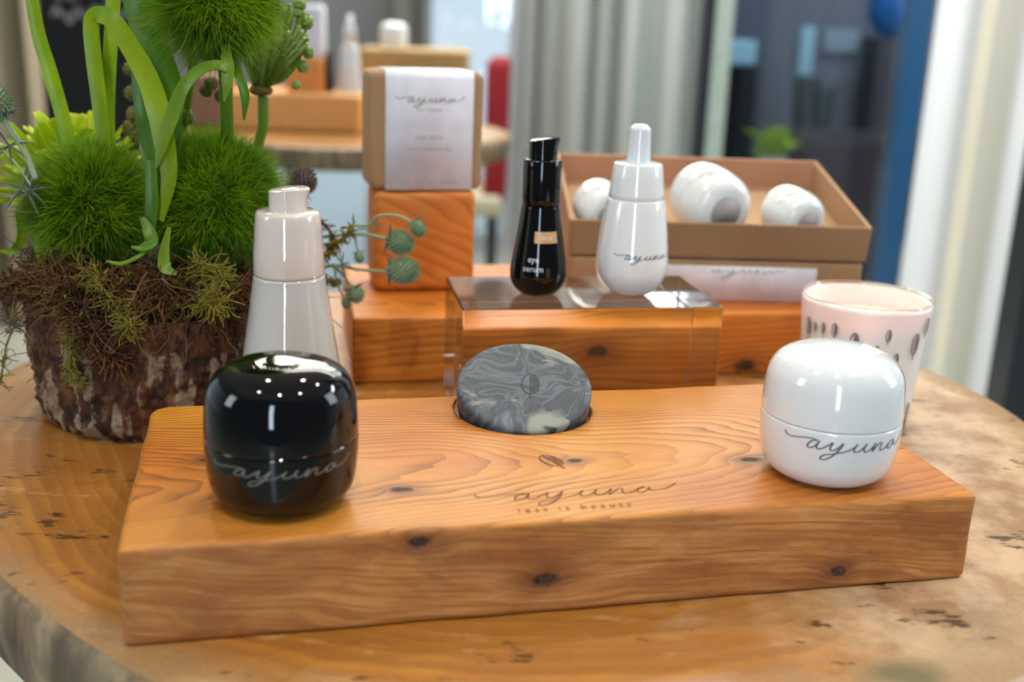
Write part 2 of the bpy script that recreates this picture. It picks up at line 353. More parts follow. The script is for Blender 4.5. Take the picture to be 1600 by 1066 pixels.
def gloss_white(name, rgb, sss=0.15):
    t = NT(name); c = t.coord(); n = t.noise(c, 25, 2); col = t.mix(n, srgb(*rgb), srgb(*[min(255, v + 4) for v in rgb]))
    return t.set(color=col, rough=0.10, coat=0.8, coatr=0.04, sss=sss, ssss=0.004)
M['white_gloss'] = gloss_white('white_porcelain_plastic', (232, 236, 236)); M['cream_gloss'] = gloss_white('cream_plastic', (218, 208, 198)); M['pale_gloss'] = gloss_white('pale_grey_plastic', (196, 196, 190))
t = NT('black_gloss'); n_ = t.noise(t.coord(), 20, 2); M['black_gloss'] = t.set(color=t.mix(n_, srgb(4, 4, 5), srgb(9, 9, 10)), rough=0.05)
t = NT('acrylic'); M['acrylic'] = t.set(color=(0.97, 0.96, 0.95, 1), rough=t.math('MULTIPLY', t.noise(t.coord(), 90, 2), 0.03), trans=1.0, ior=1.49)
t = NT('clear_glass'); M['glass'] = t.set(color=(0.96, 0.98, 0.98, 1), rough=t.math('MULTIPLY', t.noise(t.coord(), 30, 2), 0.02), trans=1.0, ior=1.48)
M['ink_grey'] = simple('grey_print', (96, 98, 104), 0.4); M['ink_silver'] = simple('silver_print', (140, 136, 130), 0.35); M['ink_dark'] = simple('dark_print', (70, 72, 76), 0.5)
M['ink_white'] = simple('white_print', (235, 235, 235), 0.5); M['ink_soft'] = simple('soft_print', (158, 160, 168), 0.6); M['ink_bronze'] = simple('bronze_print', (150, 128, 108), 0.5)
M['burn'] = simple('burnt_line', (112, 58, 22), 0.6); M['gold'] = simple('gold_label', (214, 172, 118), 0.35); M['paper'] = simple('white_paper', (236, 238, 246), 0.75)
def kraft(name, rgb, ribs=0, axis=2):
    t = NT(name); c = t.coord(); ax = t.xyz(c)[axis]; n = t.noise(c, 900, 2); n2 = t.noise(c, 20, 3)
    col = t.mix(n2, srgb(*rgb), srgb(*[v * 0.9 for v in rgb])); col = t.mix(t.math('MULTIPLY', n, 0.2), col, srgb(120, 88, 60))
    if ribs:
        w = t.math('SINE', t.math('MULTIPLY', ax, 2 * PI * ribs)); w = t.math('MULTIPLY_ADD', w, 0.5, 0.5)
        col = t.mix(t.math('MULTIPLY', t.math('SUBTRACT', 1.0, w), 0.35), col, srgb(112, 82, 54))
        return t.set(color=col, rough=0.8, normal=t.bump(w, 0.8, 0.0008))
    return t.set(color=col, rough=0.8, normal=t.bump(n, 0.1, 0.0003))
M['kraft'] = kraft('kraft_card', (190, 152, 112)); M['kraft_rib'] = kraft('ribbed_kraft', (188, 150, 108), 380, 2); M['kraft_ribx'] = kraft('ribbed_kraft_fine', (178, 142, 102), 420, 0); M['kraft_pink'] = kraft('kraft_inside', (200, 150, 116))
def leafmat(name, a, b, trans=0.35, rough=0.35, stripes=True):
    t = NT(name); c = t.coord(); s = t.noise(t.scale(c, (900, 900, 14)), 1.0, 2); n = t.noise(c, 30, 3)
    col = t.mix(t.ramp(n, [(0.35, 0.0), (0.65, 1.0)]), srgb(*a), srgb(*b)); col = t.mix(t.math('MULTIPLY', s, 0.25), col, srgb(*[min(255, v * 1.25) for v in b]))
    t.set(color=col, rough=rough)
    tr = t.node('ShaderNodeBsdfTranslucent', {'Color': col}); mx = t.n.new('ShaderNodeMixShader'); mx.inputs[0].default_value = trans
    t.t.links.new(t.b.outputs[0], mx.inputs[1]); t.t.links.new(tr, mx.inputs[2]); t.t.links.new(mx.outputs[0], t.out.inputs[0]); return t.m
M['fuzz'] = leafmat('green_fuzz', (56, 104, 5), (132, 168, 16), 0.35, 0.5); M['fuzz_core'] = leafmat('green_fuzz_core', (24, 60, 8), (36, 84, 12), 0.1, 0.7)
M['leaf'] = leafmat('light_leaf', (122, 156, 10), (162, 188, 24), 0.45); M['leaf_dark'] = leafmat('dark_leaf', (52, 98, 8), (92, 138, 18), 0.3)
M['leaf_mid'] = leafmat('mid_leaf', (98, 134, 26), (128, 160, 44), 0.35); M['mum'] = leafmat('lime_petal', (168, 198, 20), (204, 218, 44), 0.45, 0.45)
M['thistle'] = leafmat('thistle_green', (104, 134, 92), (150, 172, 138), 0.15, 0.6); M['thistle_stem'] = leafmat('thistle_stem', (122, 146, 102), (160, 172, 130), 0.1, 0.5)
M['bract'] = leafmat('dusky_bract', (84, 100, 90), (118, 122, 120), 0.2, 0.5); M['pod'] = leafmat('green_pod', (96, 138, 48), (130, 160, 74), 0.2, 0.5)
M['dry'] = leafmat('dry_cluster', (92, 86, 34), (126, 112, 50), 0.15, 0.7); M['dusk'] = leafmat('dusky_head', (74, 60, 60), (110, 88, 84), 0.1, 0.7)
M['moss_brown'] = leafmat('brown_moss', (66, 40, 18), (112, 74, 34), 0.15, 0.8); M['moss_green'] = leafmat('olive_moss', (112, 106, 28), (150, 140, 44), 0.2, 0.8); M['twig'] = leafmat('twig', (70, 46, 26), (110, 82, 48), 0.0, 0.7)
t = NT('dark_soil'); n_ = t.noise(t.coord(), 120, 4, 0.7); M['soil'] = t.set(color=t.ramp(n_, [(0.3, srgb(16, 11, 7)), (0.7, srgb(66, 42, 22))]), rough=0.95, normal=t.bump(n_, 1.0, 0.004))
def bark_mat():
    t = NT('bark'); c = t.coord(); at_ = t.node('ShaderNodeAttribute', attribute_name='plate', out=2)
    n = t.noise(t.scale(c, (90, 90, 45)), 1.0, 5, 0.65); n2 = t.noise(c, 38, 3); f = t.noise(c, 420, 3, 0.7)
    col = t.ramp(n, [(0.32, srgb(22, 13, 8)), (0.46, srgb(66, 38, 20)), (0.58, srgb(112, 70, 38)), (0.72, srgb(146, 106, 68))])
    col = t.mix(t.ramp(n2, [(0.5, 0.0), (0.62, 0.5)]), col, srgb(104, 50, 18))
    pale = t.ramp(t.math('ADD', at_, t.math('MULTIPLY', t.math('SUBTRACT', n, 0.5), 1.6)), [(0.54, 0.0), (0.70, 0.8)])
    col = t.mix(pale, col, t.mix(f, srgb(120, 98, 74), srgb(186, 162, 132)))
    return t.set(color=col, rough=0.85, normal=t.bump(t.math('ADD', n, t.math('MULTIPLY', f, 0.5)), 0.9, 0.003))
M['bark'] = bark_mat()
def soap_mat():
    t = NT('marbled_soap'); c = t.coord()
    w = t.node('ShaderNodeTexNoise', {'Vector': c, 'Scale': 18.0, 'Detail': 2.0}, 1)
    wv = t.n.new('ShaderNodeVectorMath'); wv.operation = 'MULTIPLY_ADD'; t.put(wv.inputs[0], w); wv.inputs[1].default_value = (0.07, 0.07, 0.03); t.put(wv.inputs[2], c)
    v = wv.outputs[0]; n = t.noise(t.scale(v, (1, 1, 0.5)), 21, 5, 0.58, 1.9)
    col = t.ramp(n, [(0.30, srgb(26, 31, 38)), (0.42, srgb(50, 57, 67)), (0.48, srgb(84, 94, 104)), (0.52, srgb(44, 51, 61)), (0.62, srgb(66, 76, 88)), (0.70, srgb(98, 108, 118)), (0.82, srgb(54, 62, 72))])
    p = t.noise(t.scale(v, (1, 1.4, 0.5)), 30, 3, 0.55, 0.6); col = t.mix(t.ramp(p, [(0.56, 0.0), (0.65, 0.8)]), col, srgb(146, 150, 136))
    f = t.noise(c, 1500, 2); return t.set(color=col, rough=0.5, normal=t.bump(t.math('ADD', n, t.math('MULTIPLY', f, 0.1)), 0.2, 0.0006), sss=0.08, ssss=0.002)
M['soap'] = soap_mat()
# ---------------------------------------------------------------- the setting
ZF = -0.75
def quadbox(name, x0, x1, y0, y1, z0, z1, mat, parent=None, kind=None):
    V = [(x0, y0, z0), (x1, y0, z0), (x1, y1, z0), (x0, y1, z0), (x0, y0, z1), (x1, y0, z1), (x1, y1, z1), (x0, y1, z1)]
    F = [(3, 2, 1, 0), (4, 5, 6, 7), (0, 1, 5, 4), (1, 2, 6, 5), (2, 3, 7, 6), (3, 0, 4, 7)]
    o = link(name, mesh(V, F), mat, parent)
    if kind: o['kind'] = kind
    return o
t = NT('pale_floor'); c = t.coord(); n_ = t.noise(c, 1.3, 4, 0.6); M['floor'] = t.set(color=t.mix(n_, srgb(168, 168, 152), srgb(192, 192, 176)), rough=t.math('MULTIPLY_ADD', n_, 0.2, 0.12), spec=0.6)
def plaster(name, rgb):
    t = NT(name); n = t.noise(t.coord(), 3, 4); f = t.noise(t.coord(), 120, 2)
    return t.set(color=t.mix(n, srgb(*rgb), srgb(*[v * 0.93 for v in rgb])), rough=0.85, normal=t.bump(f, 0.1, 0.001))
M['pale_frame'] = simple('pale_green_lacquer', (176, 190, 178), 0.4)
M['wall'] = plaster('grey_plaster', (130, 130, 126)); M['ceil'] = plaster('white_plaster', (190, 190, 188)); M['dark_frame'] = simple('dark_metal', (34, 40, 46), 0.4); M['blue_frame'] = simple('blue_lacquer', (26, 76, 116), 0.3)
def cloth(name, rgb, trans=0.0):
    t = NT(name); c = t.coord(); f = t.noise(t.scale(c, (200, 200, 60)), 1.0, 2); n = t.noise(t.scale(c, (5, 5, 0.6)), 1.0, 2)
    col = t.mix(n, srgb(*rgb), srgb(*[v * 0.9 for v in rgb])); t.set(color=col, rough=0.85, normal=t.bump(f, 0.2, 0.001))
    if trans:
        tr = t.node('ShaderNodeBsdfTranslucent', {'Color': col}); mx = t.n.new('ShaderNodeMixShader'); mx.inputs[0].default_value = trans
        t.t.links.new(t.b.outputs[0], mx.inputs[1]); t.t.links.new(tr, mx.inputs[2]); t.t.links.new(mx.outputs[0], t.out.inputs[0])
    return t.m
def X(px, py, Y): return at(px, py, Y).x
quadbox('floor', -4.5, 4.5, -2.5, 9.0, ZF - 0.1, ZF, M['floor'], kind='structure')
quadbox('ceiling', -4.5, 4.5, -1.2, 9.0, 2.0, 2.1, M['ceil'], kind='structure')
YW = 5.0
quadbox('wall_back', -4.5, X(655, 40, YW), YW, YW + 0.12, ZF, 2.0, M['wall'], kind='structure')
quadbox('wall_right', X(815, 40, YW), X(1120, 40, YW), YW, YW + 0.12, ZF, 2.0, M['wall'], kind='structure')
def curtain(name, pxa, pxb, Y, rgb, folds, amp, label, trans=0.0, z1=1.95, seed=0, py=200):
    xa, xb = X(pxa, py, Y), X(pxb, py, Y); n = folds * 14; V = []; F = []; g = random.Random(seed); ph = [g.uniform(-0.5, 0.5) for _ in range(folds + 2)]
    zs = [ZF + 0.01, ZF + 0.5, 0.2, 1.0, z1]
    for j, z in enumerate(zs):
        for side in (0, 1):
            for i in range(n + 1):
                u = i / n; k = u * folds; p = ph[int(k)] * (1 - k % 1) + ph[min(int(k) + 1, folds + 1)] * (k % 1)
                V.append((xa + (xb - xa) * u + 0.2 * amp * math.sin(4 * PI * k + j * 0.15), Y + amp * math.sin(2 * PI * (k + p)) * (0.8 + 0.1 * j) + side * 0.004, z))
    w = 2 * (n + 1)
    for j in range(len(zs) - 1):
        for i in range(n):
            a = j * w + i; F.append((a, a + 1, a + 1 + w, a + w)); b = a + n + 1; F.append((b + 1, b, b + w, b + 1 + w))
        for i in (0, n):
            a = j * w + i; b = a + n + 1; F.append((a, b, b + w, a + w))
    me = mesh(V, F); o = link(name, me, cloth(name + '_cloth', rgb, trans), smooth=True); tag(o, label, 'curtain', 'curtains along the back of the shop'); return o
curtain('curtain', -190, 74, 3.5, (176, 160, 132), 5, 0.05, 'beige curtain hanging at the far left beyond the flower arrangement', seed=1)
curtain('curtain', 590, 664, 4.6, (118, 116, 108), 3, 0.03, 'narrow grey-brown curtain left of the bright window', seed=2, py=40)
curtain('curtain', 815, 1086, 4.0, (196, 198, 190), 6, 0.06, 'wide pale cream curtain in soft folds behind the two upright bottles', seed=3)
curtain('curtain', 1432, 1660, 2.6, (242, 242, 240), 3, 0.010, 'bright white curtain panel at the right beside the dark glass door', seed=4, py=240)
# bright window between the curtains
wx0, wx1 = X(655, 40, YW), X(815, 40, YW)
wf = thing('window_1', None, None, ((wx0 + wx1) / 2, YW, ZF)); wf['kind'] = 'structure'
hw = (wx1 - wx0) / 2
for (a, b, c1, d) in ((-hw, -hw + 0.05, 0, 2.75), (hw - 0.05, hw, 0, 2.75), (-hw + 0.05, hw - 0.05, 0, 0.06), (-hw + 0.05, hw - 0.05, 2.69, 2.75)):
    quadbox('window_frame', a, b, 0, 0.06, c1, d, M['ceil'], wf)
quadbox('window_pane', -hw + 0.05, hw - 0.05, 0.025, 0.031, 0.06, 2.69, M['glass'], wf)
# glass door; objects beyond it are made up for the reflections in its glass
YD = 3.4
dx0, dx1 = X(1104, 200, YD), X(1428, 200, YD)
door = thing('door_1', None, None, (dx0, YD, ZF)); door['kind'] = 'structure'; dw = dx1 - dx0
M['pale_frame'] = simple('pale_green_lacquer', (176, 190, 178), 0.4)
quadbox('door_frame', -0.035, 0.0, 0, 0.07, 0, 2.7, M['dark_frame'], door); quadbox('door_post', 0.0, 0.05, -0.01, 0.06, 0, 2.7, M['pale_frame'], door)
quadbox('door_stile', dw - 0.06, dw, -0.03, 0.06, 0, 2.7, M['blue_frame'], door); quadbox('door_rail', 0.05, dw - 0.085, 0, 0.05, 0, 0.1, M['dark_frame'], door)
t = NT('tinted_glass'); M['tint'] = t.set(color=(0.55, 0.66, 0.74, 1), rough=t.math('MULTIPLY', t.noise(t.coord(), 3, 2), 0.02), trans=1.0, ior=1.3)
quadbox('door_glass', 0.05, dw - 0.085, 0.02, 0.026, 0.1, 2.7, M['tint'], door)
YB = 5.6
M['dim'] = plaster('mauve_plaster', (100, 104, 116)); M['dimdark'] = plaster('dark_plaster', (44, 38, 44))
quadbox('wall_far', X(1100, 200, YB), X(1700, 200, YB), YB, YB + 0.1, ZF, 2.0, M['dim'], kind='structure')
def bgbox(name, label, cat, p0, p1, Y, depth, mat, z0=None, r=0.01):
    a = at(p0[0], p1[1], Y); b = at(p1[0], p0[1], Y); za = a.z if z0 is None else z0
    me = rbox(b.x - a.x, depth, b.z - za, r, (4, 3, 4)); o = link(name, me, mat); o.location = (a.x, Y, za); tag(o, label, cat); return o
M['black_cloth'] = simple('black_cloth', (10, 16, 22), 0.8); M['pale_blue'] = simple('pale_blue_board', (150, 190, 205), 0.6); M['bottle_green'] = simple('bottle_green', (20, 44, 50), 0.4); M['plum'] = simple('plum_upholstery', (46, 34, 42), 0.8)
bgbox('upright_block', 'tall black box standing in for a reflection at the left of the glass door', 'upright_block', (1136, 104), (1186, 340), 4.5, 0.35, M['black_cloth'], ZF)
bgbox('reflection_box', 'pale blue box above the black one, standing in for a reflection in the glass', 'box', (1130, 64), (1184, 101), 4.52, 0.3, M['pale_blue'])
bgbox('reflection_panel', 'narrow pale blue panel standing in for a reflection in the glass door', 'panel', (1245, 42), (1276, 118), YB - 0.03, 0.03, M['pale_blue'])
bgbox('reflection_panel', 'wide pale blue-grey panel standing in for a reflection high in the glass door', 'panel', (1285, 48), (1345, 82), YB - 0.03, 0.03, simple('grey_panel', (130, 145, 155), 0.6))
bgbox('reflection_block', 'dark teal block standing in for a reflection in the middle of the glass door', 'reflection_block', (1262, 128), (1312, 240), 4.85, 0.4, M['bottle_green'], ZF, 0.04)
bgbox('reflection_low_block', 'dark plum block standing in for low reflections in the right half of the glass door', 'reflection_low_block', (1235, 215), (1440, 400), 4.3, 0.3, M['plum'], ZF, 0.05)
bgbox('reflection_tall_block', 'mauve-brown block standing in for a reflection in the right side of the glass door', 'cupboard', (1350, 60), (1440, 260), 5.2, 0.3, simple('mauve_wood', (62, 56, 66), 0.6), ZF)
# leafy plant made up for a green reflection in the glass
gp = at(1216, 175, 4.1)
pl = thing('reflection_plant', 'small bright green plant standing in for a reflection in the glass door', 'plant', (gp.x, gp.y, ZF))
link('plant_stand', lathe([(0.10, 0), (0.09, 0.02), (0.05, 0.03), (0.05, gp.z - ZF - 0.16)], 24), M['ceil'], pl)
dd = rng.normal(size=(260, 3)); dd[:, 2] = np.abs(dd[:, 2]); dd /= np.linalg.norm(dd, axis=1)[:, None]
link('foliage', blades(np.tile([0, 0, gp.z - ZF - 0.12], (260, 1)) + rng.normal(size=(260, 3)) * 0.02, dd, 0.055, 0.016, 0.6, 3, 0.3, 5), M['leaf'], pl)
bl = at(1398, 6, 4.4); bo = bpy.data.meshes.new('ball'); bmx = bmesh.new(); bmesh.ops.create_uvsphere(bmx, u_segments=32, v_segments=20, radius=0.11, matrix=Matrix.Diagonal((0.9, 0.9, 1.15, 1))); bmx.to_mesh(bo); bmx.free()
o = link('reflection_ball', bo, simple('blue_paper', (10, 84, 150), 0.5), smooth=True); o.location = bl; tag(o, 'round blue ball standing in for a reflection at the top right of the glass door', 'lantern')
link('cord', tubes([([Vector((0, 0, 0.12)), Vector((0, 0, 2.0 - bl.z))], 0.003)]), M['dark_frame'], o)
# black door frame, and a cream strip painting warm light at the far right
bx = X(1590, 500, 1.9)
quadbox('trim_1', bx, bx + 0.5, 1.9, 1.98, ZF, 1.95, M['dark_frame'], kind='structure')
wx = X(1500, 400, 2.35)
quadbox('warm_glow_strip', wx, wx + 0.055, 2.35, 2.42, ZF, 1.95, plaster('warm_glow_cream', (250, 245, 222)), kind='structure')
# chalkboard sign
ca, cb = at(72, 170, 3.1), at(262, 170, 3.1)
ch = thing('chalkboard', 'black chalkboard sign with blurred chalk writing behind the flowers', 'sign', (ca.x, 3.1, ZF))
cw = cb.x - ca.x
quadbox('board', 0, cw, 0, 0.02, 0.15, 1.25, simple('black_slate', (4, 4, 5), 0.7), ch); quadbox('leg', 0.02, 0.05, 0.0, 0.03, 0, 0.15, M['dark_frame'], ch); quadbox('leg', cw - 0.05, cw - 0.02, 0, 0.03, 0, 0.15, M['dark_frame'], ch)
for r_ in range(4):
    sc = []
    z0 = 0.99 + (3 - r_) * 0.06; sc.append([(0.04 + k * 0.009 + random.uniform(-0.006, 0.006), z0 + 0.016 * math.sin(k * 2.1) + random.uniform(-0.012, 0.012)) for k in range(36)])
    link('chalk_line', strokes_mesh(sc, lambda u, v: Vector((u, -0.001, v)), 1.0, 0.0045, 4, 0), simple('chalk', (150, 150, 144), 0.9), ch)
# ---------------------------------------------------------------- round tree-slice tables
def round_table(loc, label, R=0.39, H=0.05, seed=0, base_h=0.70, base_mat=None):
    th = thing('round_table', label, 'table', (loc[0], loc[1], ZF)); h0 = -ZF
    n = 220; V = []; F = []; rings = [(1.0, -H), (1.012, -H * 0.85), (1.02, -H * 0.5), (1.015, -H * 0.12), (1.003, -0.0015), (0.992, 0.0)] + [(q, 0.0) for q in (0.95, 0.8, 0.6, 0.4, 0.2, 0.05)]
    for (q, z) in rings:
        for k in range(n):
            a = 2 * PI * k / n; v = Vector((math.cos(a), math.sin(a), 0)); w = 1 + (0.045 * max(0, math.cos(a + 1.05)) ** 3 - 0.05 * max(0, math.cos(a + 2.33)) ** 10 if seed == 0 else 0) + 0.018 * mnoise.noise(v * 1.6 + Vector((seed, 0, 0))) + 0.004 * mnoise.noise(v * 9 + Vector((0, 0, z * 20)))
            V.append((R * q * w * v.x, R * q * w * v.y, h0 + z))
    for i in range(len(rings) - 1):
        for k in range(n): k2 = (k + 1) % n; F.append((i * n + k, i * n + k2, (i + 1) * n + k2, (i + 1) * n + k))
    F.append(tuple(range(n))[::-1]); F.append(tuple(range((len(rings) - 1) * n, len(rings) * n)))
    me = mesh(V, F); o = link('tabletop', me, M['table'], th, True); me.materials.append(M['rim'])
    for p in me.polygons:
        if p.index < 4 * n: p.material_index = 1
    if seed == 0: link('pedestal', lathe([(0.20, 0.0), (0.17, 0.05), (0.12, 0.3), (0.11, 0.5), (0.16, h0 - H)], 48), M['rim'], th, True)
    else:
        for k in range(3):
            a = 2 * PI * k / 3 + 2.3; e = Vector((math.cos(a) * 0.33, math.sin(a) * 0.33, 0.0)); link('leg', tubes([([e, e * 0.75 + Vector((0, 0, h0 - H))], 0.012)], 12), M['pale_frame'], th, True)
    return th
round_table((0.0, 0.78), 'round tree-slice table in front carrying the whole product display', H=0.056)
round_table((-0.43, 2.74), 'round tree-slice table in the blurred background with its own display', R=0.40, seed=4)
# ---------------------------------------------------------------- front plank with soap pocket
PY = 0.23033585; PT = 0.0489
plank = thing('display_plank', 'thick honey-coloured knotty pine plank lying across the front of the table', 'plank', (-0.1697, 0.4430, 0.0), PY)
pm = rbox(0.427, 0.187, PT, 0.0035, (110, 50, 12), 0.0012, 26)
SC = Vector((0.0085, 0.640, 0.0660)); TH = math.radians(22.5)   # centre of the soap's face and its lean
soap_rot = Matrix.Rotation(math.radians(2), 4, 'Y') @ Matrix.Rotation(TH, 4, 'X')
for v in pm.vertices:   # back corners are rounded in plan
    for cx0, sg in ((0.012, -1), (0.427 - 0.012, 1)):
        dx, dy = (v.co.x - cx0) * sg, v.co.y - (0.187 - 0.012)
        if dx > 0 and dy > 0:
            m_ = max(dx, dy); L_ = math.hypot(dx, dy)
            if L_ > 1e-9: v.co.x = cx0 + sg * dx * m_ / L_; v.co.y = 0.187 - 0.012 + dy * m_ / L_
tmp = link('tmp', pm); tmp.matrix_world = Matrix.Translation((-0.1697, 0.4430, 0)) @ Matrix.Rotation(PY, 4, 'Z')
cut = link('cut', lathe([(0.0424, -0.0265), (0.0424, 0.03)], 96)); cut.matrix_world = Matrix.Translation(SC) @ soap_rot
bo_ = tmp.modifiers.new('b', 'BOOLEAN'); bo_.operation = 'DIFFERENCE'; bo_.object = cut; bo_.solver = 'EXACT'
dg = bpy.context.evaluated_depsgraph_get(); dg.update(); pm2 = bpy.data.meshes.new_from_object(tmp.evaluated_get(dg))
bpy.data.objects.remove(tmp); bpy.data.objects.remove(cut); pm2.materials.clear(); link('plank_body', pm2, M['plank'], plank)
top = lambda u0, v0, ang=0.0: (lambda u, v: Vector((u0 + u * math.cos(ang) - v * math.sin(ang), v0 + u * math.sin(ang) + v * math.cos(ang), PT + 0.00035)))
pinv = (Matrix.Translation((-0.1697, 0.4430, 0)) @ Matrix.Rotation(PY, 4, 'Z')).inverted()
def onplank(px, py):
    d = CF + CR * ((px - 800) / FPX) - CU * ((py - 533) / FPX); p = Vector((0, 0, HC)) + d * ((PT - HC) / d.z); return pinv @ p
q = onplank(905, 772); link('burnt_logo', strokes_mesh(AYUNA, top(q.x, q.y - 0.003), 0.0068, 0.05), M['burn'], plank)
q = onplank(900, 795); link('burnt_motto', text_mesh('l e s s   i s   b e a u t y', 0.0065, top(q.x, q.y - 0.001)), M['burn'], plank)
q = onplank(861, 720); link('burnt_emblem', strokes_mesh(LEAF, top(q.x, q.y, math.radians(22)), 0.0048, 0.07, 4, 0), M['burn'], plank)
# soap
so = thing('soap_bar', 'round grey marbled soap tilted up in the pocket of the plank', 'soap'); so.matrix_world = Matrix.Translation(SC) @ soap_rot
R_ = 0.0408; sp = [(0.002, -0.019), (R_ - 0.004, -0.019), (R_ - 0.0018, -0.0182), (R_ - 0.0008, -0.0165), (R_ - 0.0003, -0.009), (R_, -0.002), (R_ - 0.0004, -0.0008), (R_ - 0.0014, -0.0001), (R_ - 0.004, 0.0), (0.03, 0.0002), (0.015, 0.0003), (0.002, 0.0003)]
link('soap_body', lathe(sp, 128), M['soap'], so, True)
link('stamped_emblem', strokes_mesh(LEAF, lambda u, v: Vector((0.0035 + u, 0.001 + v, 0.0005)), 0.0052, 0.06, 4, 0), simple('soap_groove', (44, 48, 54), 0.6), so)
# ---------------------------------------------------------------- jars
JR = 0.0366
JBODY = smooth_prof([(0.0, 0.0), (0.014, 0.0), (0.0240, 0.0006), (0.0300, 0.0036), (0.0340, 0.0090), (0.0357, 0.0170), (JR, 0.0270), (JR, 0.0345)], 6)
JLID = smooth_prof([(JR, 0.0349), (0.0365, 0.0410), (0.0358, 0.0500), (0.0343, 0.0580), (0.0300, 0.0645), (0.0225, 0.0685), (0.0130, 0.0702), (0.0, 0.0704)], 7)
def jar(loc, label, mat, ink, az, group=None, rot=None, s=1.0, z0=0.0255):
    j = thing('cream_jar', label, 'jar', loc, rot=rot, group=group); j.scale = (s, s, s)
    link('jar_base', lathe(JBODY, 128), mat, j, True)
    link('seam', lathe([(JR - 0.0009, 0.0340), (JR - 0.0009, 0.0354)], 96), M['ink_grey'] if mat is not M['black_gloss'] else simple('blue_seam_highlight', (70, 84, 104), 0.3), j, True)  # on the black jar the blue-grey colour paints the seam's highlight
    link('jar_lid', lathe(JLID, 128), mat, j, True)
    bk = mat is M['black_gloss']; link('logo', strokes_mesh([[(a, b * (0.78 if bk else 1.0)) for a, b in st] for st in AYUNA], on_lathe(JBODY, z0, az), 0.0046, 0.06 if bk else 0.085), ink, j); return j
jar((-0.1090, 0.5040, PT), 'glossy black cream jar on the left end of the front plank', M['black_gloss'], M['ink_silver'], math.radians(-90 + 12))
jar((0.1712, 0.5640, PT), 'glossy white cream jar on the right end of the front plank', M['white_gloss'], M['ink_grey'], math.radians(-90 - 17 + 21))
# ---------------------------------------------------------------- bottles
def pump_head(r, h, ext, slant=0.25):
    """round pump head whose top leans out to a beak on the +x side"""
    V = []; F = []; n = 64; zs = [0, 0.15, 0.3, 0.45, 0.6, 0.72, 0.82, 0.9, 0.96, 1.0]
    for i, q in enumerate(zs):
        for k in range(n):
            a = 2 * PI * k / n; c, s = math.cos(a), math.sin(a); e = ext * max(0, c) ** 1.6 * (max(0, (q - 0.35)) / 0.65) ** 1.5
            lip = 1.0 if q < 0.9 else (1.0 - (q - 0.9) * 1.6); zz = q * h
            if q > 0.5: zz += (q - 0.5) * 2 * h * (0.10 * c - 0.10 * c * c * (1 if c > 0 else 0.2)); zz -= max(0, q - 0.9) * h * 1.2 * max(0, s * s) * 0.5
            V.append(((r * c) * lip + e, r * s * lip * (1 - 0.25 * max(0, c) * q), zz))
    for i in range(len(zs) - 1):
        for k in range(n): k2 = (k + 1) % n; F.append((i * n + k, i * n + k2, (i + 1) * n + k2, (i + 1) * n + k))
    b = (len(zs) - 1) * n; V.append((0.1 * r, 0, h * 0.97)); cc = len(V) - 1
    for k in range(n): F.append((b + k, b + (k + 1) % n, cc))
    F.append(tuple(range(n))[::-1]); return mesh(V, F)
def smooth_by(o, ang=35):
    me = o.data; me.polygons.foreach_set('use_smooth', [True] * len(me.polygons)); me.set_sharp_from_angle(angle=math.radians(ang)); return o
# tall white pump bottle
tb = thing('pump_bottle', 'tall white pump bottle standing behind the black jar', 'bottle', (-0.1428, 0.692, 0.0))
bp = smooth_prof([(0.0, 0.0), (0.02, 0.0), (0.0335, 0.0015), (0.0362, 0.008), (0.0358, 0.02), (0.0322, 0.052), (0.0287, 0.075), (0.0252, 0.098), (0.0230, 0.112), (0.0226, 0.1155), (0.0218, 0.1168)], 6)
link('bottle_body', lathe(bp, 128), M['pale_gloss'], tb, True)
cp = [(0.0212, 0.1168), (0.0222, 0.1180), (0.0224, 0.1190), (0.0219, 0.132), (0.0208, 0.147), (0.0202, 0.1545), (0.0196, 0.1565), (0.0186, 0.1575), (0.0125, 0.1578), (0.0115, 0.1578)]
link('bottle_cap', lathe(cp, 128), M['cream_gloss'], tb, True)
hd = smooth_by(link('pump_head', pump_head(0.0117, 0.0150, 0.0030), M['cream_gloss'], tb)); hd.location = (0, 0, 0.1575)
tb.rotation_euler = (0, 0, 0.1)
# acrylic block
AYW = 0.1849
acr = tag(link('acrylic_block', rbox(0.1816, 0.0958, 0.0907, 0.0012, (2, 2, 2)), M['acrylic']), 'clear acrylic block between the two wooden planks holding two upright bottles', 'block'); acr.location = (-0.0333, 0.7172, 0.0006); acr.rotation_euler = (0, 0, AYW)
for p in acr.data.polygons: p.use_smooth = False
AZ = 0.0915
# dropper
dr = thing('dropper_bottle', 'white pear-shaped dropper bottle on the acrylic block', 'bottle', (0.0830, 0.782, AZ))
dp = smooth_prof([(0.0, 0.0), (0.009, 0.0), (0.0150, 0.0016), (0.0205, 0.0065), (0.0243, 0.0140), (0.0255, 0.0230), (0.0250, 0.0330), (0.0236, 0.0460), (0.0218, 0.0580), (0.0202, 0.0665), (0.0192, 0.0682)], 6)
link('bottle_body', lathe(dp, 96), M['white_gloss'], dr, True)
link('dropper_collar', lathe([(0.0186, 0.0682), (0.0194, 0.0692), (0.0192, 0.0720), (0.0181, 0.0830), (0.0171, 0.0915), (0.0166, 0.0925), (0.0155, 0.0930), (0.009, 0.0932)], 96), M['white_gloss'], dr, True)
link('dropper_bulb', lathe(smooth_prof([(0.0088, 0.0930), (0.0084, 0.0950), (0.0078, 0.1040), (0.0074, 0.1130), (0.0072, 0.1160), (0.0055, 0.1180), (0.0040, 0.1190), (0.0, 0.1195)], 5), 64), gloss_white('soft_rubber', (222, 230, 236), 0.25), dr, True)
link('logo', strokes_mesh(AYUNA, on_lathe(dp, 0.0290, math.radians(-90 + 22 - 6)), 0.0029, 0.10), M['ink_dark'], dr)
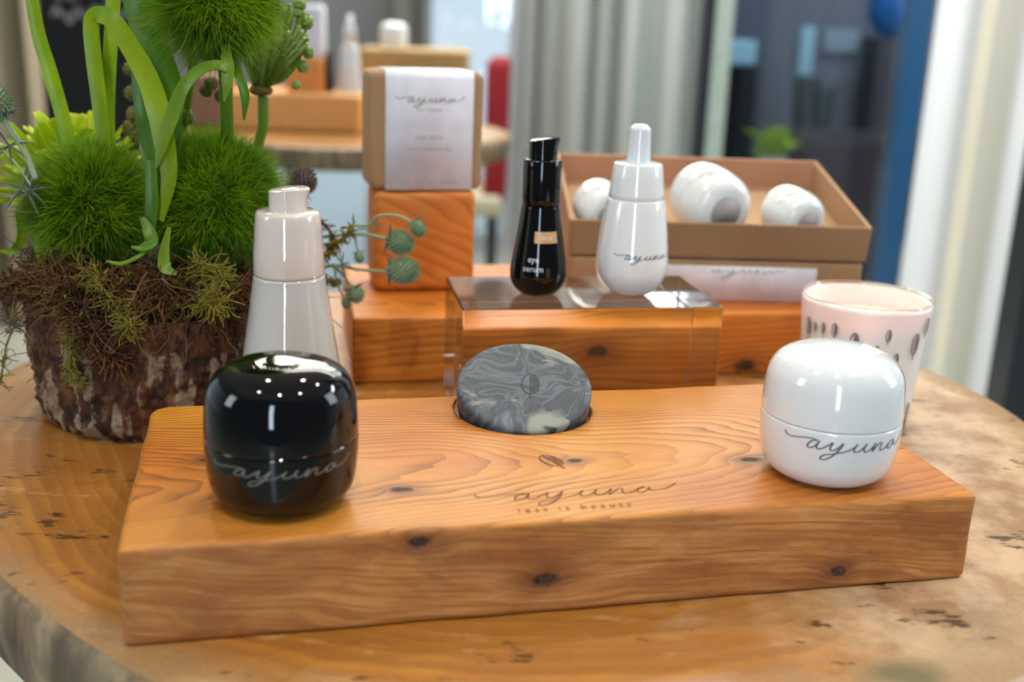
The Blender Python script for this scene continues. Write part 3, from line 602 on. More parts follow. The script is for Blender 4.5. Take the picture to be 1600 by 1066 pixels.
link('seam', lathe([(0.0186, 0.0676), (0.0186, 0.0690)], 64), M['ink_soft'], dr, True)
# serum
se = thing('serum_bottle', 'slim black pear-shaped eye serum pump bottle on the acrylic block', 'bottle', (0.0165, 0.768, AZ))
spf = smooth_prof([(0.0, 0.0), (0.008, 0.0), (0.0135, 0.0018), (0.0180, 0.0070), (0.0198, 0.0140), (0.0192, 0.0230), (0.0172, 0.0350), (0.0152, 0.0480), (0.0139, 0.0580), (0.0134, 0.0625), (0.0128, 0.0632)], 6)
link('bottle_body', lathe(spf, 96), M['black_gloss'], se, True)
link('bottle_cap', lathe([(0.0122, 0.0632), (0.0129, 0.0640), (0.0131, 0.0680), (0.0133, 0.0880), (0.0132, 0.0935), (0.0127, 0.0945), (0.0110, 0.0948)], 96), M['black_gloss'], se, True)
hd = smooth_by(link('pump_head', pump_head(0.0098, 0.0150, 0.0020), M['black_gloss'], se)); hd.location = (0, 0, 0.0946)
link('gold_label', text_mesh('', 0.001, lambda u, v: Vector((u, v, 0))) if False else strokes_mesh([[(-0.5, 0), (0.0, 0), (0.5, 0)]], on_lathe(spf, 0.0430, math.radians(-90 + 16), 0.00015), 0.0165, 0.34, 12, 0), M['gold'], se)
link('label_text', text_mesh('terra', 0.0042, on_lathe(spf, 0.0418, math.radians(-90 + 16), 0.0003)), M['ink_white'], se)
link('product_text', join_me([text_mesh('eye', 0.0058, on_lathe(spf, 0.0262, math.radians(-90 - 12), 0.0003)), text_mesh('serum', 0.0058, on_lathe(spf, 0.0198, math.radians(-90 - 12), 0.0003))]), M['ink_white'], se)
# ---------------------------------------------------------------- rear beam, cube, soap box
BY = 0.19; BZ = 0.053
beam = tag(link('display_beam', rbox(0.427, 0.187, BZ, 0.0028, (90, 30, 12), 0.0012, 24), M['beam']), 'thick orange wooden plank at the back under the boxes, behind the acrylic block', 'plank'); beam.location = (-0.1225, 0.8250, 0); beam.rotation_euler = (0, 0, BY)
cu = tag(link('wooden_cube', rbox(0.0850, 0.056, 0.0845, 0.007, (20, 10, 20), 0.0008, 30), M['cube']), 'rounded orange wooden block standing under the upright kraft soap box', 'block'); cu.location = (-0.1165, 0.9060, BZ + 0.0005); cu.rotation_euler = (0, 0, 0.24)
CZ = BZ + 0.0855
sb = thing('soap_box', 'upright ribbed kraft soap box with white sleeve on the wooden block', 'box', (-0.1200, 0.9060, CZ), 0.27)
link('box_body', rbox(0.0935, 0.052, 0.0950, 0.006, (16, 8, 16)), M['kraft_rib'], sb)
def sleeve(x0, x1, D, H, r, mat, parent, name='paper_sleeve', off=0.0006, yb=None):
    """paper band wrapped over front, top, back and underside"""
    o_ = off; prof = []
    def corner(cy, cz, a0):
        for k in range(6): a = math.radians(a0 + 90 * k / 5); prof.append((cy + (r + o_) * math.cos(a), cz + (r + o_) * math.sin(a)))
    corner(r, H - r, 180); prof[:] = prof[::-1]
    pr_ = [(-o_, 0.0005)] + [( -o_, H - r)] + [(r - (r + o_) * math.cos(math.radians(a)), H - r + (r + o_) * math.sin(math.radians(a))) for a in range(10, 91, 10)] + [(D - r + (r + o_) * math.sin(math.radians(a)), H - r + (r + o_) * math.cos(math.radians(a))) for a in range(0, 91, 10)] + [(D + o_, 0.0005)]
    V = []; F = []; n = len(pr_)
    for x in (x0, x1):
        for (yy, zz) in pr_: V.append((x, yy, zz))
    for k in range(n - 1): F.append((k, n + k, n + k + 1, k + 1))
    o = link(name, mesh(V, F), mat, parent, True); md = o.modifiers.new('s', 'SOLIDIFY'); md.thickness = 0.0003; md.offset = 0; return o
sl = sleeve(0.0125, 0.0845, 0.052, 0.0950, 0.006, M['paper'], sb)
fr = lambda u0, v0, y=-0.0009: (lambda u, v: Vector((u0 + u, y, v0 + v)))
cx = 0.0485
link('sleeve_logo', strokes_mesh(AYUNA, fr(cx, 0.0710), 0.0036, 0.10), M['ink_bronze'], sl)
for b_, s_, z_ in (('less is beauty', 0.0038, 0.0640), ('soap detox', 0.0052, 0.0415), ('natural exfoliating soap', 0.0040, 0.0325), ('80 g   NET WT. 2.8 OZ', 0.0048, 0.0050)): link('printed_line', text_mesh(b_, s_, fr(cx, z_)), M['ink_soft'], sl)
# ---------------------------------------------------------------- closed kraft box with band, open tray with three jars
LB = thing('kraft_box', 'low ribbed kraft box with white paper band under the open tray', 'box', (0.0450, 0.9150, BZ + 0.0004), 0.05)
LD, LH = 0.135, 0.0355
link('box_body', rbox(0.249, LD, LH, 0.004, (20, 8, 6)), M['kraft_rib'], LB)
lsl = sleeve(0.0800, 0.2100, LD, LH, 0.009, M['paper'], LB)
link('sleeve_logo', strokes_mesh(AYUNA, lambda u, v: Vector((0.147 + u, -0.0012 + (0.0 if v + 0.026 < LH - 0.009 else (v + 0.026 - LH + 0.009) * 0.25), min(v + 0.025, LH + 0.0008))), 0.0052, 0.08), M['ink_soft'], lsl)
TA = math.radians(11.5)
TR = thing('open_tray', 'open kraft cardboard tray holding three white jars, tilted on the ribbed box', 'tray', (0.0435, 0.9145, BZ + LH + 0.0022), rot=(TA, 0.0, 0.05))
def tray(Wt, Dt, Ht, th, parent, mats, ins=0.0):
    def side(name, pts, mat):
        V = [p for p in pts]; me = mesh(V, [(0, 1, 2, 3), (7, 6, 5, 4), (0, 4, 5, 1), (1, 5, 6, 2), (2, 6, 7, 3), (3, 7, 4, 0)]); return link(name, me, mat, parent)
    b = 0.0; e = 0.0
    side('tray_front', [(0, 0, 0), (Wt, 0, 0), (Wt, 0, Ht), (0, 0, Ht), (0, th, 0), (Wt, th, 0), (Wt, th, Ht), (0, th, Ht)], mats[0])
    side('tray_back', [(0, Dt - th, 0), (Wt, Dt - th, 0), (Wt, Dt - th, Ht), (0, Dt - th, Ht), (0, Dt, 0), (Wt, Dt, 0), (Wt, Dt, Ht), (0, Dt, Ht)], mats[2])
    for nm, x0 in (('tray_side', 0), ('tray_side', Wt - th)):
        side(nm, [(x0, th, 0), (x0 + th, th, 0), (x0 + th, th, Ht), (x0, th, Ht), (x0, Dt - th, 0), (x0 + th, Dt - th, 0), (x0 + th, Dt - th, Ht), (x0, Dt - th, Ht)], mats[1])
    side('tray_bottom', [(th, th, 0), (Wt - th, th, 0), (Wt - th, th, th), (th, th, th), (th, Dt - th, 0), (Wt - th, Dt - th, 0), (Wt - th, Dt - th, th), (th, Dt - th, th)], mats[1])
TW, TD, THH = 0.252, 0.172, 0.030
tray(TW, TD, THH, 0.003, TR, (M['kraft_ribx'], M['kraft'], M['kraft_pink']))
bpy.context.view_layer.update(); TM = TR.matrix_world.copy()
def tray_jar(x, y, s, yaw, label, lift=0.0):
    """jar lying in the tray, base towards the viewer"""
    base = TM @ Vector((x, y, 0.0035 + JR * s + lift)); ax = Matrix.Rotation(0.05 + yaw, 4, 'Z') @ Matrix.Rotation(-PI / 2 + TA, 4, 'X')
    j = jar((0, 0, 0), label, M['white_gloss'], M['ink_grey'], -PI / 2, z0=0.026, group=None)
    j.matrix_world = Matrix.Translation(base) @ ax @ Matrix.Diagonal((s, s, s, 1)); j.name = 'tray_jar'; j['group'] = 'white jars lying in the kraft tray'
    link('base_recess_shade', lathe([(0.0175, -0.0004), (0.0175, 0.0002), (0.014, 0.0002), (0.002, 0.0002)], 64), simple('recess_shade_grey', (160, 156, 156), 0.6), j, True)  # flat grey disc, its colour paints the shade of a hollow base
    return j
tray_jar(0.1320, 0.017, 0.82, math.radians(20), 'large white jar lying in the middle of the kraft tray')
tray_jar(0.2020, 0.015, 0.63, math.radians(24), 'small white jar lying at the right end of the kraft tray')
tray_jar(0.0350, 0.018, 0.62, math.radians(14), 'small white jar half hidden at the left end of the kraft tray')
# ---------------------------------------------------------------- candle
ca_ = thing('candle_glass', 'pale pink glass candle with grey leaf marks behind the white jar', 'candle', (0.2555, 0.789, 0.0))
go_ = [(0.0005, 0.0), (0.034, 0.0), (0.0375, 0.0015), (0.0385, 0.005), (0.0400, 0.03), (0.0450, 0.0925), (0.0455, 0.0940), (0.0449, 0.0950), (0.0440, 0.0940), (0.0434, 0.0915), (0.0385, 0.03), (0.0365, 0.0125), (0.033, 0.0095), (0.0005, 0.0090)]
link('candle_glass_wall', lathe(go_, 96), M['glass'], ca_, True)
t = NT('pink_coating'); n_ = t.noise(t.coord(), 12, 2); M['pinkcoat'] = t.set(color=t.mix(n_, srgb(246, 230, 226), srgb(250, 238, 232)), rough=0.35, sss=0.3, ssss=0.01, coat=0.3)
# frosted pink layer with its own inner face
pk = [(0.0350, 0.0100), (0.0391, 0.0110), (0.0396, 0.018), (0.0405, 0.031), (0.0452, 0.0905), (0.0450, 0.0925), (0.0430, 0.0925), (0.0430, 0.0900), (0.0382, 0.0300), (0.0362, 0.0135), (0.034, 0.0110)]
pk = [(r + 0.0006 if i < 6 else r, z) for i, (r, z) in enumerate(pk)]
link('frosted_layer', lathe(pk, 96, False), M['pinkcoat'], ca_, True)
t = NT('wax'); c = t.coord(); x, y, z = t.xyz(c); nn_ = t.noise(c, 90, 3)
dxy = t.math('SQRT', t.math('ADD', t.math('POWER', t.math('ADD', x, 0.004), 2.0), t.math('MULTIPLY', t.math('POWER', t.math('SUBTRACT', y, 0.01), 2.0), 0.35)))
br = t.ramp(t.math('ADD', t.math('MULTIPLY', dxy, 40), nn_), [(0.55, 0.75), (0.95, 0.0)])
link('wax', lathe([(0.001, 0.0105), (0.0350, 0.0125), (0.0372, 0.03), (0.0415, 0.078), (0.0405, 0.0775), (0.02, 0.0765), (0.001, 0.0765)], 64), t.set(color=t.mix(br, srgb(252, 238, 224), srgb(186, 140, 104)), rough=0.45, sss=0.4, ssss=0.01), ca_, True)
link('wick', tubes([([Vector((0, 0, 0.0765)), Vector((0.0003, 0, 0.082)), Vector((0.0012, 0, 0.0845))], 0.0007)]), M['dark_frame'], ca_)
lp = [(0.0400, 0.0), (0.0400, 0.01), (0.0418, 0.031), (0.0467, 0.0925)]
lf = []
for (px, py, s_) in ((1288, 512, 1.0), (1305, 515, 1.3), (1335, 535, 2.0), (1388, 525, 1.2), (1428, 538, 2.3), (1369, 549, 1.1), (1398, 562, 1.3), (1275, 510, 0.9), (1265, 508, 1.8), (1446, 510, 1.8), (1300, 575, 1.4), (1432, 610, 1.2), (1415, 640, 1.5)):
    d = CF + CR * ((px - 800) / FPX) - CU * ((py - 533) / FPX); o3 = Vector((0, 0, HC)); best = None
    for k in range(400):
        p = o3 + d * (0.6 + 0.001 * k) - Vector((0.2555, 0.789, 0))
        if 0 < p.z < 0.092 and math.hypot(p.x, p.y) < rad_at(lp, p.z): best = p; break
    if best: 
        az_ = math.atan2(best.y, best.x); L2 = [[(a * 0.7, b) for a, b in st] for st in LEAF]
        link('leaf_print', strokes_mesh(L2, on_lathe(lp, best.z, az_, 0.0008), 0.0021 * s_ ** 0.9, 0.11, 3, 0), simple('brown_grey_print', (128, 116, 114), 0.6), ca_)
# ---------------------------------------------------------------- flower arrangement in a log
SX, SY = -0.248, 0.766
fa = thing('flower_arrangement', 'bark log planter with mossy top, fuzzy green blooms and long leaves', 'flower arrangement', (SX, SY, 0.0))
FO = Vector((SX, SY, 0))
def A(px, py, Y): return at(px, py, Y) - FO
HS = 0.083
def log_mesh():
    n, nz = 300, 60; V = []; F = []; P = []
    for j in range(nz + 1):
        q = j / nz
        for k in range(n):
            a = 2 * PI * k / n; v = Vector((math.cos(a), math.sin(a), 0)); s = Vector((v.x * 5.2, v.y * 5.2, q * 2.0))
            ridge = 1 - abs(mnoise.noise(s * 1.35)) * 2.2; cell = mnoise.noise(Vector((v.x * 12, v.y * 12, q * 2.6)) + Vector((3, 1, 7)))
            fine = mnoise.fractal(Vector((v.x * 26, v.y * 26, q * 14)), 1.0, 2.0, 4)
            plate = max(0.0, min(1.0, 0.5 + cell * 1.5)) * (1.0 if q < 0.8 else 0.5)
            r = 0.0788 + 0.0075 * q + 0.0040 * ridge + 0.0035 * plate + 0.0030 * fine + 0.0025 * mnoise.noise(v * 1.5)
            r -= 0.006 * max(0, 1 - q * 7) ** 2
            top = 0.003 * mnoise.noise(v * 6) if q > 0.85 else 0
            V.append((r * v.x, r * v.y, q * HS + top * (q - 0.85) / 0.15)); P.append(plate * (0.65 + 0.35 * (1 - q)))
    for j in range(nz):
        for k in range(n): k2 = (k + 1) % n; F.append((j * n + k, j * n + k2, (j + 1) * n + k2, (j + 1) * n + k))
    b = nz * n
    for qi, (q, dz) in enumerate(((0.95, 0.0), (0.88, -0.001), (0.7, -0.004), (0.3, -0.006))):
        for k in range(n): x, y, z = V[b + k]; V.append((x * q, y * q, HS + dz + 0.0008 * mnoise.noise(Vector((x * 90, y * 90, q * 5))))); P.append(0.1)
        for k in range(n): k2 = (k + 1) % n; F.append((b + qi * n + k, b + qi * n + k2, b + (qi + 1) * n + k2, b + (qi + 1) * n + k))
    F.append(tuple(range(b + 4 * n, b + 5 * n))); F.append(tuple(range(n))[::-1]); me = mesh(V, F)
    at_ = me.attributes.new('plate', 'FLOAT', 'POINT'); at_.data.foreach_set('value', P); return me
link('log_planter', log_mesh(), M['bark'], fa, True)
bm = bmesh.new(); bmesh.ops.create_icosphere(bm, subdivisions=5, radius=1.0)
for v in bm.verts:
    d = v.co.copy(); k = 1 + 0.13 * mnoise.fractal(d * 4, 1.0, 2.0, 4); v.co = Vector((d.x * 0.079 * k, d.y * 0.079 * k, 0.080 + d.z * (0.034 if d.z > 0 else 0.01) * k))
me = bpy.data.meshes.new('mound'); bm.to_mesh(me); bm.free(); link('soil_mound', me, M['soil'], fa, True)
def moss(n, seed, mat, name, lo=0.0, hang=0.5, rad=0.0006, ln=0.020, sector=None):
    g = random.Random(seed); paths = []
    for i in range(n):
        a = g.uniform(0, 2 * PI) if sector is None else g.uniform(*sector)
        cl = mnoise.noise(Vector((math.cos(a) * 3, math.sin(a) * 3, seed)))
        rr = g.uniform(0.055, 0.083); z = 0.083 + 0.031 * math.sqrt(max(0, 1 - (rr / 0.084) ** 2)) + g.uniform(-0.003, 0.006)
        p = Vector((rr * math.cos(a), rr * math.sin(a), z)); d = Vector((math.cos(a) + g.gauss(0, 0.9), math.sin(a) + g.gauss(0, 0.9), g.gauss(0.1, 0.5))).normalized()
        L = ln * g.uniform(0.5, 1.5) * (1 + cl * 0.6); pts = [p]; k = 7
        for s in range(k):
            d = (d + Vector((g.gauss(0, 0.45), g.gauss(0, 0.45), g.gauss(-0.12 * hang, 0.4)))).normalized(); p = p + d * L / k
            r2 = math.hypot(p.x, p.y)
            if p.z < HS + 0.001 and r2 < 0.092: p.z = HS + 0.001
            pts.append(p.copy())
        paths.append((pts, [rad * (1.2 - 0.7 * q / k) for q in range(k + 1)]))
    o = link(name, tubes(paths, 3), mat, fa); o['kind'] = 'stuff'; return o
moss(2600, 3, M['moss_brown'], 'brown_moss', ln=0.028, hang=0.8)
moss(900, 4, M['moss_green'], 'green_moss', ln=0.014, rad=0.0008)
moss(500, 8, M['twig'], 'dry_fibre', ln=0.05, rad=0.0005, hang=1.2)
# moss tassels hanging over the bark on the left, with fine side hairs
def tassel(pts, r, hairs, seed, mat, name='moss_tassel', spread=0.006):
    g = random.Random(seed); P = spline([A(*p) for p in pts], 8); paths = [(P, [r * (1 - 0.5 * i / len(P)) for i in range(len(P))])]
    for i in range(hairs):
        p = P[g.randrange(len(P))]; d = Vector((g.gauss(0, 1), g.gauss(0, 1), g.gauss(-0.4, 0.8))).normalized(); q = [p]
        for s in range(4): d = (d + Vector((g.gauss(0, .4), g.gauss(0, .4), g.gauss(0, .4)))).normalized(); q.append(q[-1] + d * spread / 4 * g.uniform(0.6, 1.8))
        paths.append((q, r * 0.35))
    return link(name, tubes(paths, 4), mat, fa)
tassel([(90, 410, .70), (60, 430, .71), (25, 445, .72), (-10, 452, .73)], 0.0018, 260, 1, M['moss_brown'], spread=0.012)
tassel([(40, 440, .715), (22, 470, .715), (25, 500, .715), (10, 540, .715), (4, 580, .715), (2, 598, .715)], 0.0010, 60, 2, M['moss_green'], spread=0.008)
tassel([(30, 450, .71), (10, 470, .71), (16, 500, .71), (45, 530, .70), (55, 588, .70)], 0.0008, 40, 3, M['twig'], spread=0.006)
tassel([(100, 430, .695), (115, 470, .685), (140, 505, .678), (165, 540, .676), (182, 562, .676)], 0.0016, 420, 4, M['moss_brown'], spread=0.014)
tassel([(95, 480, .682), (110, 530, .676), (112, 575, .676), (125, 602, .676)], 0.0009, 160, 5, M['moss_green'], spread=0.007)
tassel([(130, 420, .69), (160, 450, .68), (195, 500, .675), (205, 512, .675)], 0.0010, 200, 6, M['moss_green'], spread=0.010)
tassel([(310, 410, .69), (345, 425, .69), (320, 470, .68), (350, 470, .68)], 0.0010, 220, 7, M['moss_green'], spread=0.012)
# fuzzy green blooms
def fuzz_ball(name, c, r, n, seed, up=0.25, L=0.5, flat=1.0, width=0.0009, lab=None):
    g = np.random.default_rng(seed); nt = n // 24; td = g.normal(size=(nt, 3)); td /= np.linalg.norm(td, axis=1)[:, None]
    tl = np.repeat(td, 24, axis=0); d = tl + g.normal(size=(nt * 24, 3)) * 0.035; d /= np.linalg.norm(d, axis=1)[:, None]; n = len(d)
    lump = 1 + 0.07 * np.array([mnoise.noise(Vector(v) * 2.6 + Vector((seed, 0, 0))) for v in d]); base = d * (r * (1 - L * 0.75)) * (lump * np.repeat(g.uniform(0.94, 1.06, nt), 24))[:, None] * np.array([1, 1, flat]) + np.array(c)
    dirs = tl + g.normal(size=(n, 3)) * 0.42 + np.repeat(g.normal(size=(nt, 3)) * 0.22, 24, axis=0); dirs[:, 2] += up; dirs /= np.linalg.norm(dirs, axis=1)[:, None]
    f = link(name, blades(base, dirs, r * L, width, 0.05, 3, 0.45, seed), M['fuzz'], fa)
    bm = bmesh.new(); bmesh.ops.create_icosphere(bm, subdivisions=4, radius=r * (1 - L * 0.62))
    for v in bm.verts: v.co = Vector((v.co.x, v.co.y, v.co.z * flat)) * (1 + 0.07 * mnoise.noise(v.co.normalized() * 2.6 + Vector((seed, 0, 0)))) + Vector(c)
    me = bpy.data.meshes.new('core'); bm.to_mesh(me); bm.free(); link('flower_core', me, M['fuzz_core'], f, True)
    if lab: f['label'] = lab
    return f
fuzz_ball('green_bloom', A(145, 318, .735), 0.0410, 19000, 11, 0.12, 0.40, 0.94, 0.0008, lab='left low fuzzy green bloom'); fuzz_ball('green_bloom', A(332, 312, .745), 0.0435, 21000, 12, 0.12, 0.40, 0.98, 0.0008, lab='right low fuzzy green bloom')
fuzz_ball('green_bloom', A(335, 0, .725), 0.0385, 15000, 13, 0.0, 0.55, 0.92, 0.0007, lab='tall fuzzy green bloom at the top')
# leaves and stems
def leaf(pts, w, mat, hint=Vector((0, -1, 0.15)), fold=0.22, name='leaf_blade'):
    return smooth_by(link(name, ribbon([A(*p) for p in pts], [v / 2400 for v in w], hint, 8, fold), mat, fa), 50)
leaf([(112, 245, .745), (98, 180, .745), (78, 110, .745), (60, 50, .745), (46, -30, .745)], [22, 24, 24, 22, 20], M['leaf'])
leaf([(166, 250, .735), (158, 180, .735), (148, 100, .735), (143, 50, .735), (145, 27, .733), (158, 23, .725), (178, 34, .715), (205, 75, .71), (230, 120, .705), (247, 170, .70), (258, 225, .70), (264, 280, .70), (250, 345, .70)], [20, 24, 25, 25, 24, 25, 27, 30, 33, 35, 32, 24, 12], M['leaf'], fold=0.12)
leaf([(172, 255, .75), (170, 180, .75), (172, 100, .75), (176, 30, .75), (180, -40, .75)], [20, 21, 22, 23, 23], M['leaf'])
leaf([(204, -40, .73), (222, 20, .73), (242, 80, .72), (262, 140, .715), (262, 220, .71), (250, 340, .705)], [40, 46, 50, 48, 40, 14], M['leaf_dark'])
leaf([(212, -10, .75), (216, 80, .75), (226, 180, .745), (236, 260, .73), (236, 350, .72)], [22, 26, 30, 28, 18], M['leaf_dark'])
leaf([(356, 108, .69), (338, 102, .69), (312, 110, .69), (286, 138, .69), (268, 185, .692), (252, 230, .692), (244, 262, .692)], [14, 18, 20, 21, 22, 16, 3], M['leaf_mid'], Vector((0.2, -0.7, 0.7)), 0.15)
leaf([(352, 70, .70), (356, 105, .69), (355, 130, .688), (350, 158, .69)], [12, 20, 16, 3], M['leaf_mid'])
leaf([(366, 98, .70), (374, 120, .69), (383, 150, .688), (381, 188, .69)], [6, 14, 14, 3], M['leaf_dark'])
leaf([(236, 250, .70), (238, 310, .695), (236, 360, .695)], [16, 20, 14], M['leaf_dark'])
leaf([(264, 355, .69), (256, 395, .685), (258, 418, .682), (276, 428, .68)], [6, 16, 20, 4], M['leaf_mid'], Vector((0.5, -0.8, 0.2)))
leaf([(222, 340, .69), (232, 360, .685), (236, 378, .682), (222, 388, .68), (205, 386, .68)], [8, 18, 20, 12, 3], M['leaf_dark'], Vector((0.2, -0.6, 0.6)))
leaf([(166, 408, .68), (190, 412, .678), (215, 402, .678), (228, 392, .68)], [3, 8, 8, 4], M['leaf_mid'], Vector((0, -0.5, 0.8)))
leaf([(30, 330, .74), (34, 370, .735), (20, 392, .73), (0, 392, .73)], [14, 16, 12, 4], M['leaf'], Vector((0.6, -0.7, 0.2)))
leaf([(58, 340, .73), (62, 385, .725), (58, 420, .725)], [12, 16, 4], M['leaf'])
def stem(pts, r, mat, name='flower_stem'):
    P = spline([A(*p) for p in pts], 8); return link(name, tubes([(P, r)], 10), mat, fa, True)
stem([(356, 235, .74), (354, 170, .735), (352, 110, .728), (345, 40, .725)], 0.0042, M['leaf_dark'])
stem([(278, 230, .765), (290, 180, .765), (298, 120, .76), (304, 60, .745)], 0.0030, M['leaf_mid'])
def lump(c, r, mat, parent, name, amp=0.25, fr=5, sc=(1, 1, 1), spikes=0, sl=0.4, seed=0, rotd=None):
    bm = bmesh.new(); bmesh.ops.create_icosphere(bm, subdivisions=3, radius=1.0); q = (rotd or Vector((0, 0, 1))).to_track_quat('Z', 'Y')
    for v in bm.verts:
        d = v.co.copy(); k = 1 + amp * abs(mnoise.noise(d * fr + Vector((seed, 0, 0)))); v.co = Vector(c) + q @ Vector((d.x * sc[0] * r * k, d.y * sc[1] * r * k, d.z * sc[2] * r * k))
    if spikes:
        g = 0.5 * (1 + 5 ** 0.5)
        for i in range(spikes):
            z = 1 - 2 * (i + 0.5) / spikes; a = 2 * PI * i / g; s = math.sqrt(1 - z * z); d = Vector((s * math.cos(a), s * math.sin(a), z))
            b = q @ Vector((d.x * sc[0] * r, d.y * sc[1] * r, d.z * sc[2] * r)); dn = (q @ Vector((d.x / sc[0], d.y / sc[1], d.z / sc[2]))).normalized(); u = dn.orthogonal().normalized(); w = dn.cross(u)
            h = 0.13 * r; vs = [bm.verts.new(Vector(c) + b * 0.97 + (u * math.cos(t_) + w * math.sin(t_)) * h) for t_ in (0, 2.1, 4.2)]; tp = bm.verts.new(Vector(c) + b + (dn + Vector((0, 0, 0.1))).normalized() * r * sl)
            for k in range(3): bm.faces.new((vs[k], vs[(k + 1) % 3], tp))
    me = bpy.data.meshes.new('lump'); bm.to_mesh(me); bm.free(); return link(name, me, mat, parent)
lump(A(291, 183, .763), 0.0055, M['leaf_mid'], fa, 'stem_node')
# umbel with pods
um = stem([(400, 262, .80), (404, 225, .80), (411, 195, .80), (411, 150, .80)], 0.0038, M['leaf_mid'])
g = random.Random(5); rays = []
for i in range(46):
    e = A(372 + 2.45 * i, 28 + g.uniform(-30, 55) + abs(i - 20) * 0.6, .80 + g.uniform(-0.02, 0.02)); s = A(395 + i * 0.62, 134, .80); mdl = (s + e) * 0.5 + Vector((0.002, 0, -0.006)); rays.append((spline([s, mdl, e], 4), 0.0010))
link('umbel_rays', tubes(rays, 5), M['leaf_mid'], um); lump(A(408, 141, .80), 0.0082, M['dry'], um, 'calyx', 0.1, 4, (1, 1, 0.45))
for i, (px, py, r) in enumerate(((468, 6, 9), (478, 34, 10), (466, 20, 7), (481, 82, 8), (473, 104, 8), (463, 133, 6), (452, 55, 6), (445, 20, 8), (430, 5, 9), (476, 60, 6))): lump(A(px, py, .80), r / 2150, M['pod'], um, 'seed_pod', 0.4, 4, (1, 1, 1.1), seed=i)
pale = [(spline([A(398 + 0.7 * i, 134, .80), A(390 + 2.6 * i, 100, .795), A(384 + 4.2 * i, 40 + (i % 5) * 9, .79)], 4), 0.0013) for i in range(24)]; link('umbel_rays', tubes(pale, 5), leafmat('pale_ray', (150, 176, 96), (186, 204, 130), 0.3), um)
for i, (px, py, r) in enumerate(((202, 108, 9), (207, 145, 10), (210, 178, 10), (224, 192, 11), (204, 200, 11), (216, 212, 12), (226, 235, 8), (330, 130, 9), (345, 150, 8), (322, 142, 8))): lump(A(px, py, .77), r / 2250, M['dry'], fa, 'dry_floret', 0.5, 5, spikes=40, sl=0.5, seed=i)
# lime chrysanthemum
g = random.Random(9); cm = A(112, 300, .800); mum = lump(cm, 0.022, M['mum'], fa, 'chrysanthemum', 0.1)
for i in range(96):
    z = 1 - 1.25 * (i + 0.5) / 96; a = 2.39996 * i; s = math.sqrt(max(0, 1 - z * z)); d = Vector((s * math.cos(a), s * math.sin(a), z)); L = 0.064 * g.uniform(0.85, 1.1) * (0.8 + 0.2 * s)
    side = Vector((-math.sin(a), math.cos(a), 0)); pts = [cm + d * 0.015, cm + d * L * 0.5 + side * g.uniform(-.003, .003), cm + d * L * 0.82 + Vector((0, 0, 0.004)) + side * g.uniform(-.004, .004), cm + d * L * 0.98 + Vector((0, 0, g.uniform(-0.004, 0.008)))]
    link('petal', ribbon(pts, [0.005, 0.009, 0.0125, 0.006], d.cross(side) if z < 0.9 else Vector((0, -1, 0)), 4, 0.35, 0.0005), M['mum'], mum, True)
# sea-holly thistles
def thistle(pts, r, hd, hr, axis, n_sp=150, sc=(1, 1, 1.25), bracts=7, mat=None):
    st = stem(pts, r, M['thistle_stem'], 'thistle_stem'); c = A(*hd); ax = Vector(axis).normalized()
    h = lump(c, hr, mat or M['thistle'], st, 'thistle_head', 0.0, 4, sc, spikes=n_sp, sl=0.42, rotd=ax)
    u = ax.orthogonal().normalized(); w = ax.cross(u); b0 = c - ax * hr * sc[2] * 0.85; bl = []
    for k in range(bracts):
        t_ = 2 * PI * k / bracts + 0.3; d = (u * math.cos(t_) + w * math.sin(t_)) * 1.0 - ax * 0.15
        bl.append(([b0, b0 + d * hr * 0.9, b0 + d * hr * (1.5 + 0.5 * (k % 3))], [hr * 0.10, hr * 0.11, hr * 0.01]))
    link('bracts', tubes(bl, 4), M['bract'], st); return st
thistle([(478, 428, .79), (520, 415, .79), (560, 421, .79), (612, 426, .79)], 0.0013, (630, 423, .79), 0.0082, (1, 0, 0.02), 190)
thistle([(488, 372, .80), (545, 366, .80), (580, 368, .80), (612, 376, .80)], 0.0013, (625, 379, .80), 0.0074, (1, 0, -0.25), 170)
thistle([(545, 352, .80), (575, 352, .80), (590, 338, .80), (620, 337, .80), (642, 347, .80)], 0.0011, (653, 357, .80), 0.0050, (0.55, 0, -0.8), 90, bracts=4)
thistle([(520, 412, .785), (538, 432, .785), (548, 447, .785)], 0.0010, (556, 460, .785), 0.0056, (0.35, 0, -0.9), 90, sc=(1, 1, 1.0))
thistle([(553, 362, .80), (556, 380, .80), (559, 392, .80)], 0.0007, (561, 402, .80), 0.0034, (0.2, 0, -1), 40, bracts=3)
thistle([(520, 412, .785), (528, 445, .785), (536, 465, .785)], 0.0007, (541, 474, .785), 0.0032, (0.2, 0, -1), 40, bracts=3)
thistle([(440, 330, .77), (455, 305, .77), (464, 292, .77)], 0.0012, (474, 283, .77), 0.0078, (0.5, 0, 0.8), 150, sc=(1, 1, 1), mat=M['dusk'])
thistle([(56, 280, .69), (40, 240, .69), (18, 205, .69), (2, 180, .69)], 0.0019, (-10, 158, .69), 0.0085, (-0.5, 0, 0.9), 150)
thistle([(48, 290, .69), (30, 262, .69), (5, 236, .69), (-12, 225, .69)], 0.0008, (-24, 220, .69), 0.004, (-1, 0, 0.4), 60)
def spiky(c, n, L, seed, mat=None):
    g = random.Random(seed); c = A(*c); b = []
    for k in range(n):
        d = Vector((g.gauss(0, 1), g.gauss(0, 0.6), g.gauss(0, 1))).normalized(); b.append(([c, c + d * L * 0.5 + Vector((0, 0, 0.001)), c + d * L * g.uniform(0.8, 1.2)], [L * 0.03, L * 0.045, L * 0.006]))
    link('spiky_leaf', tubes(b, 4), mat or M['bract'], fa)
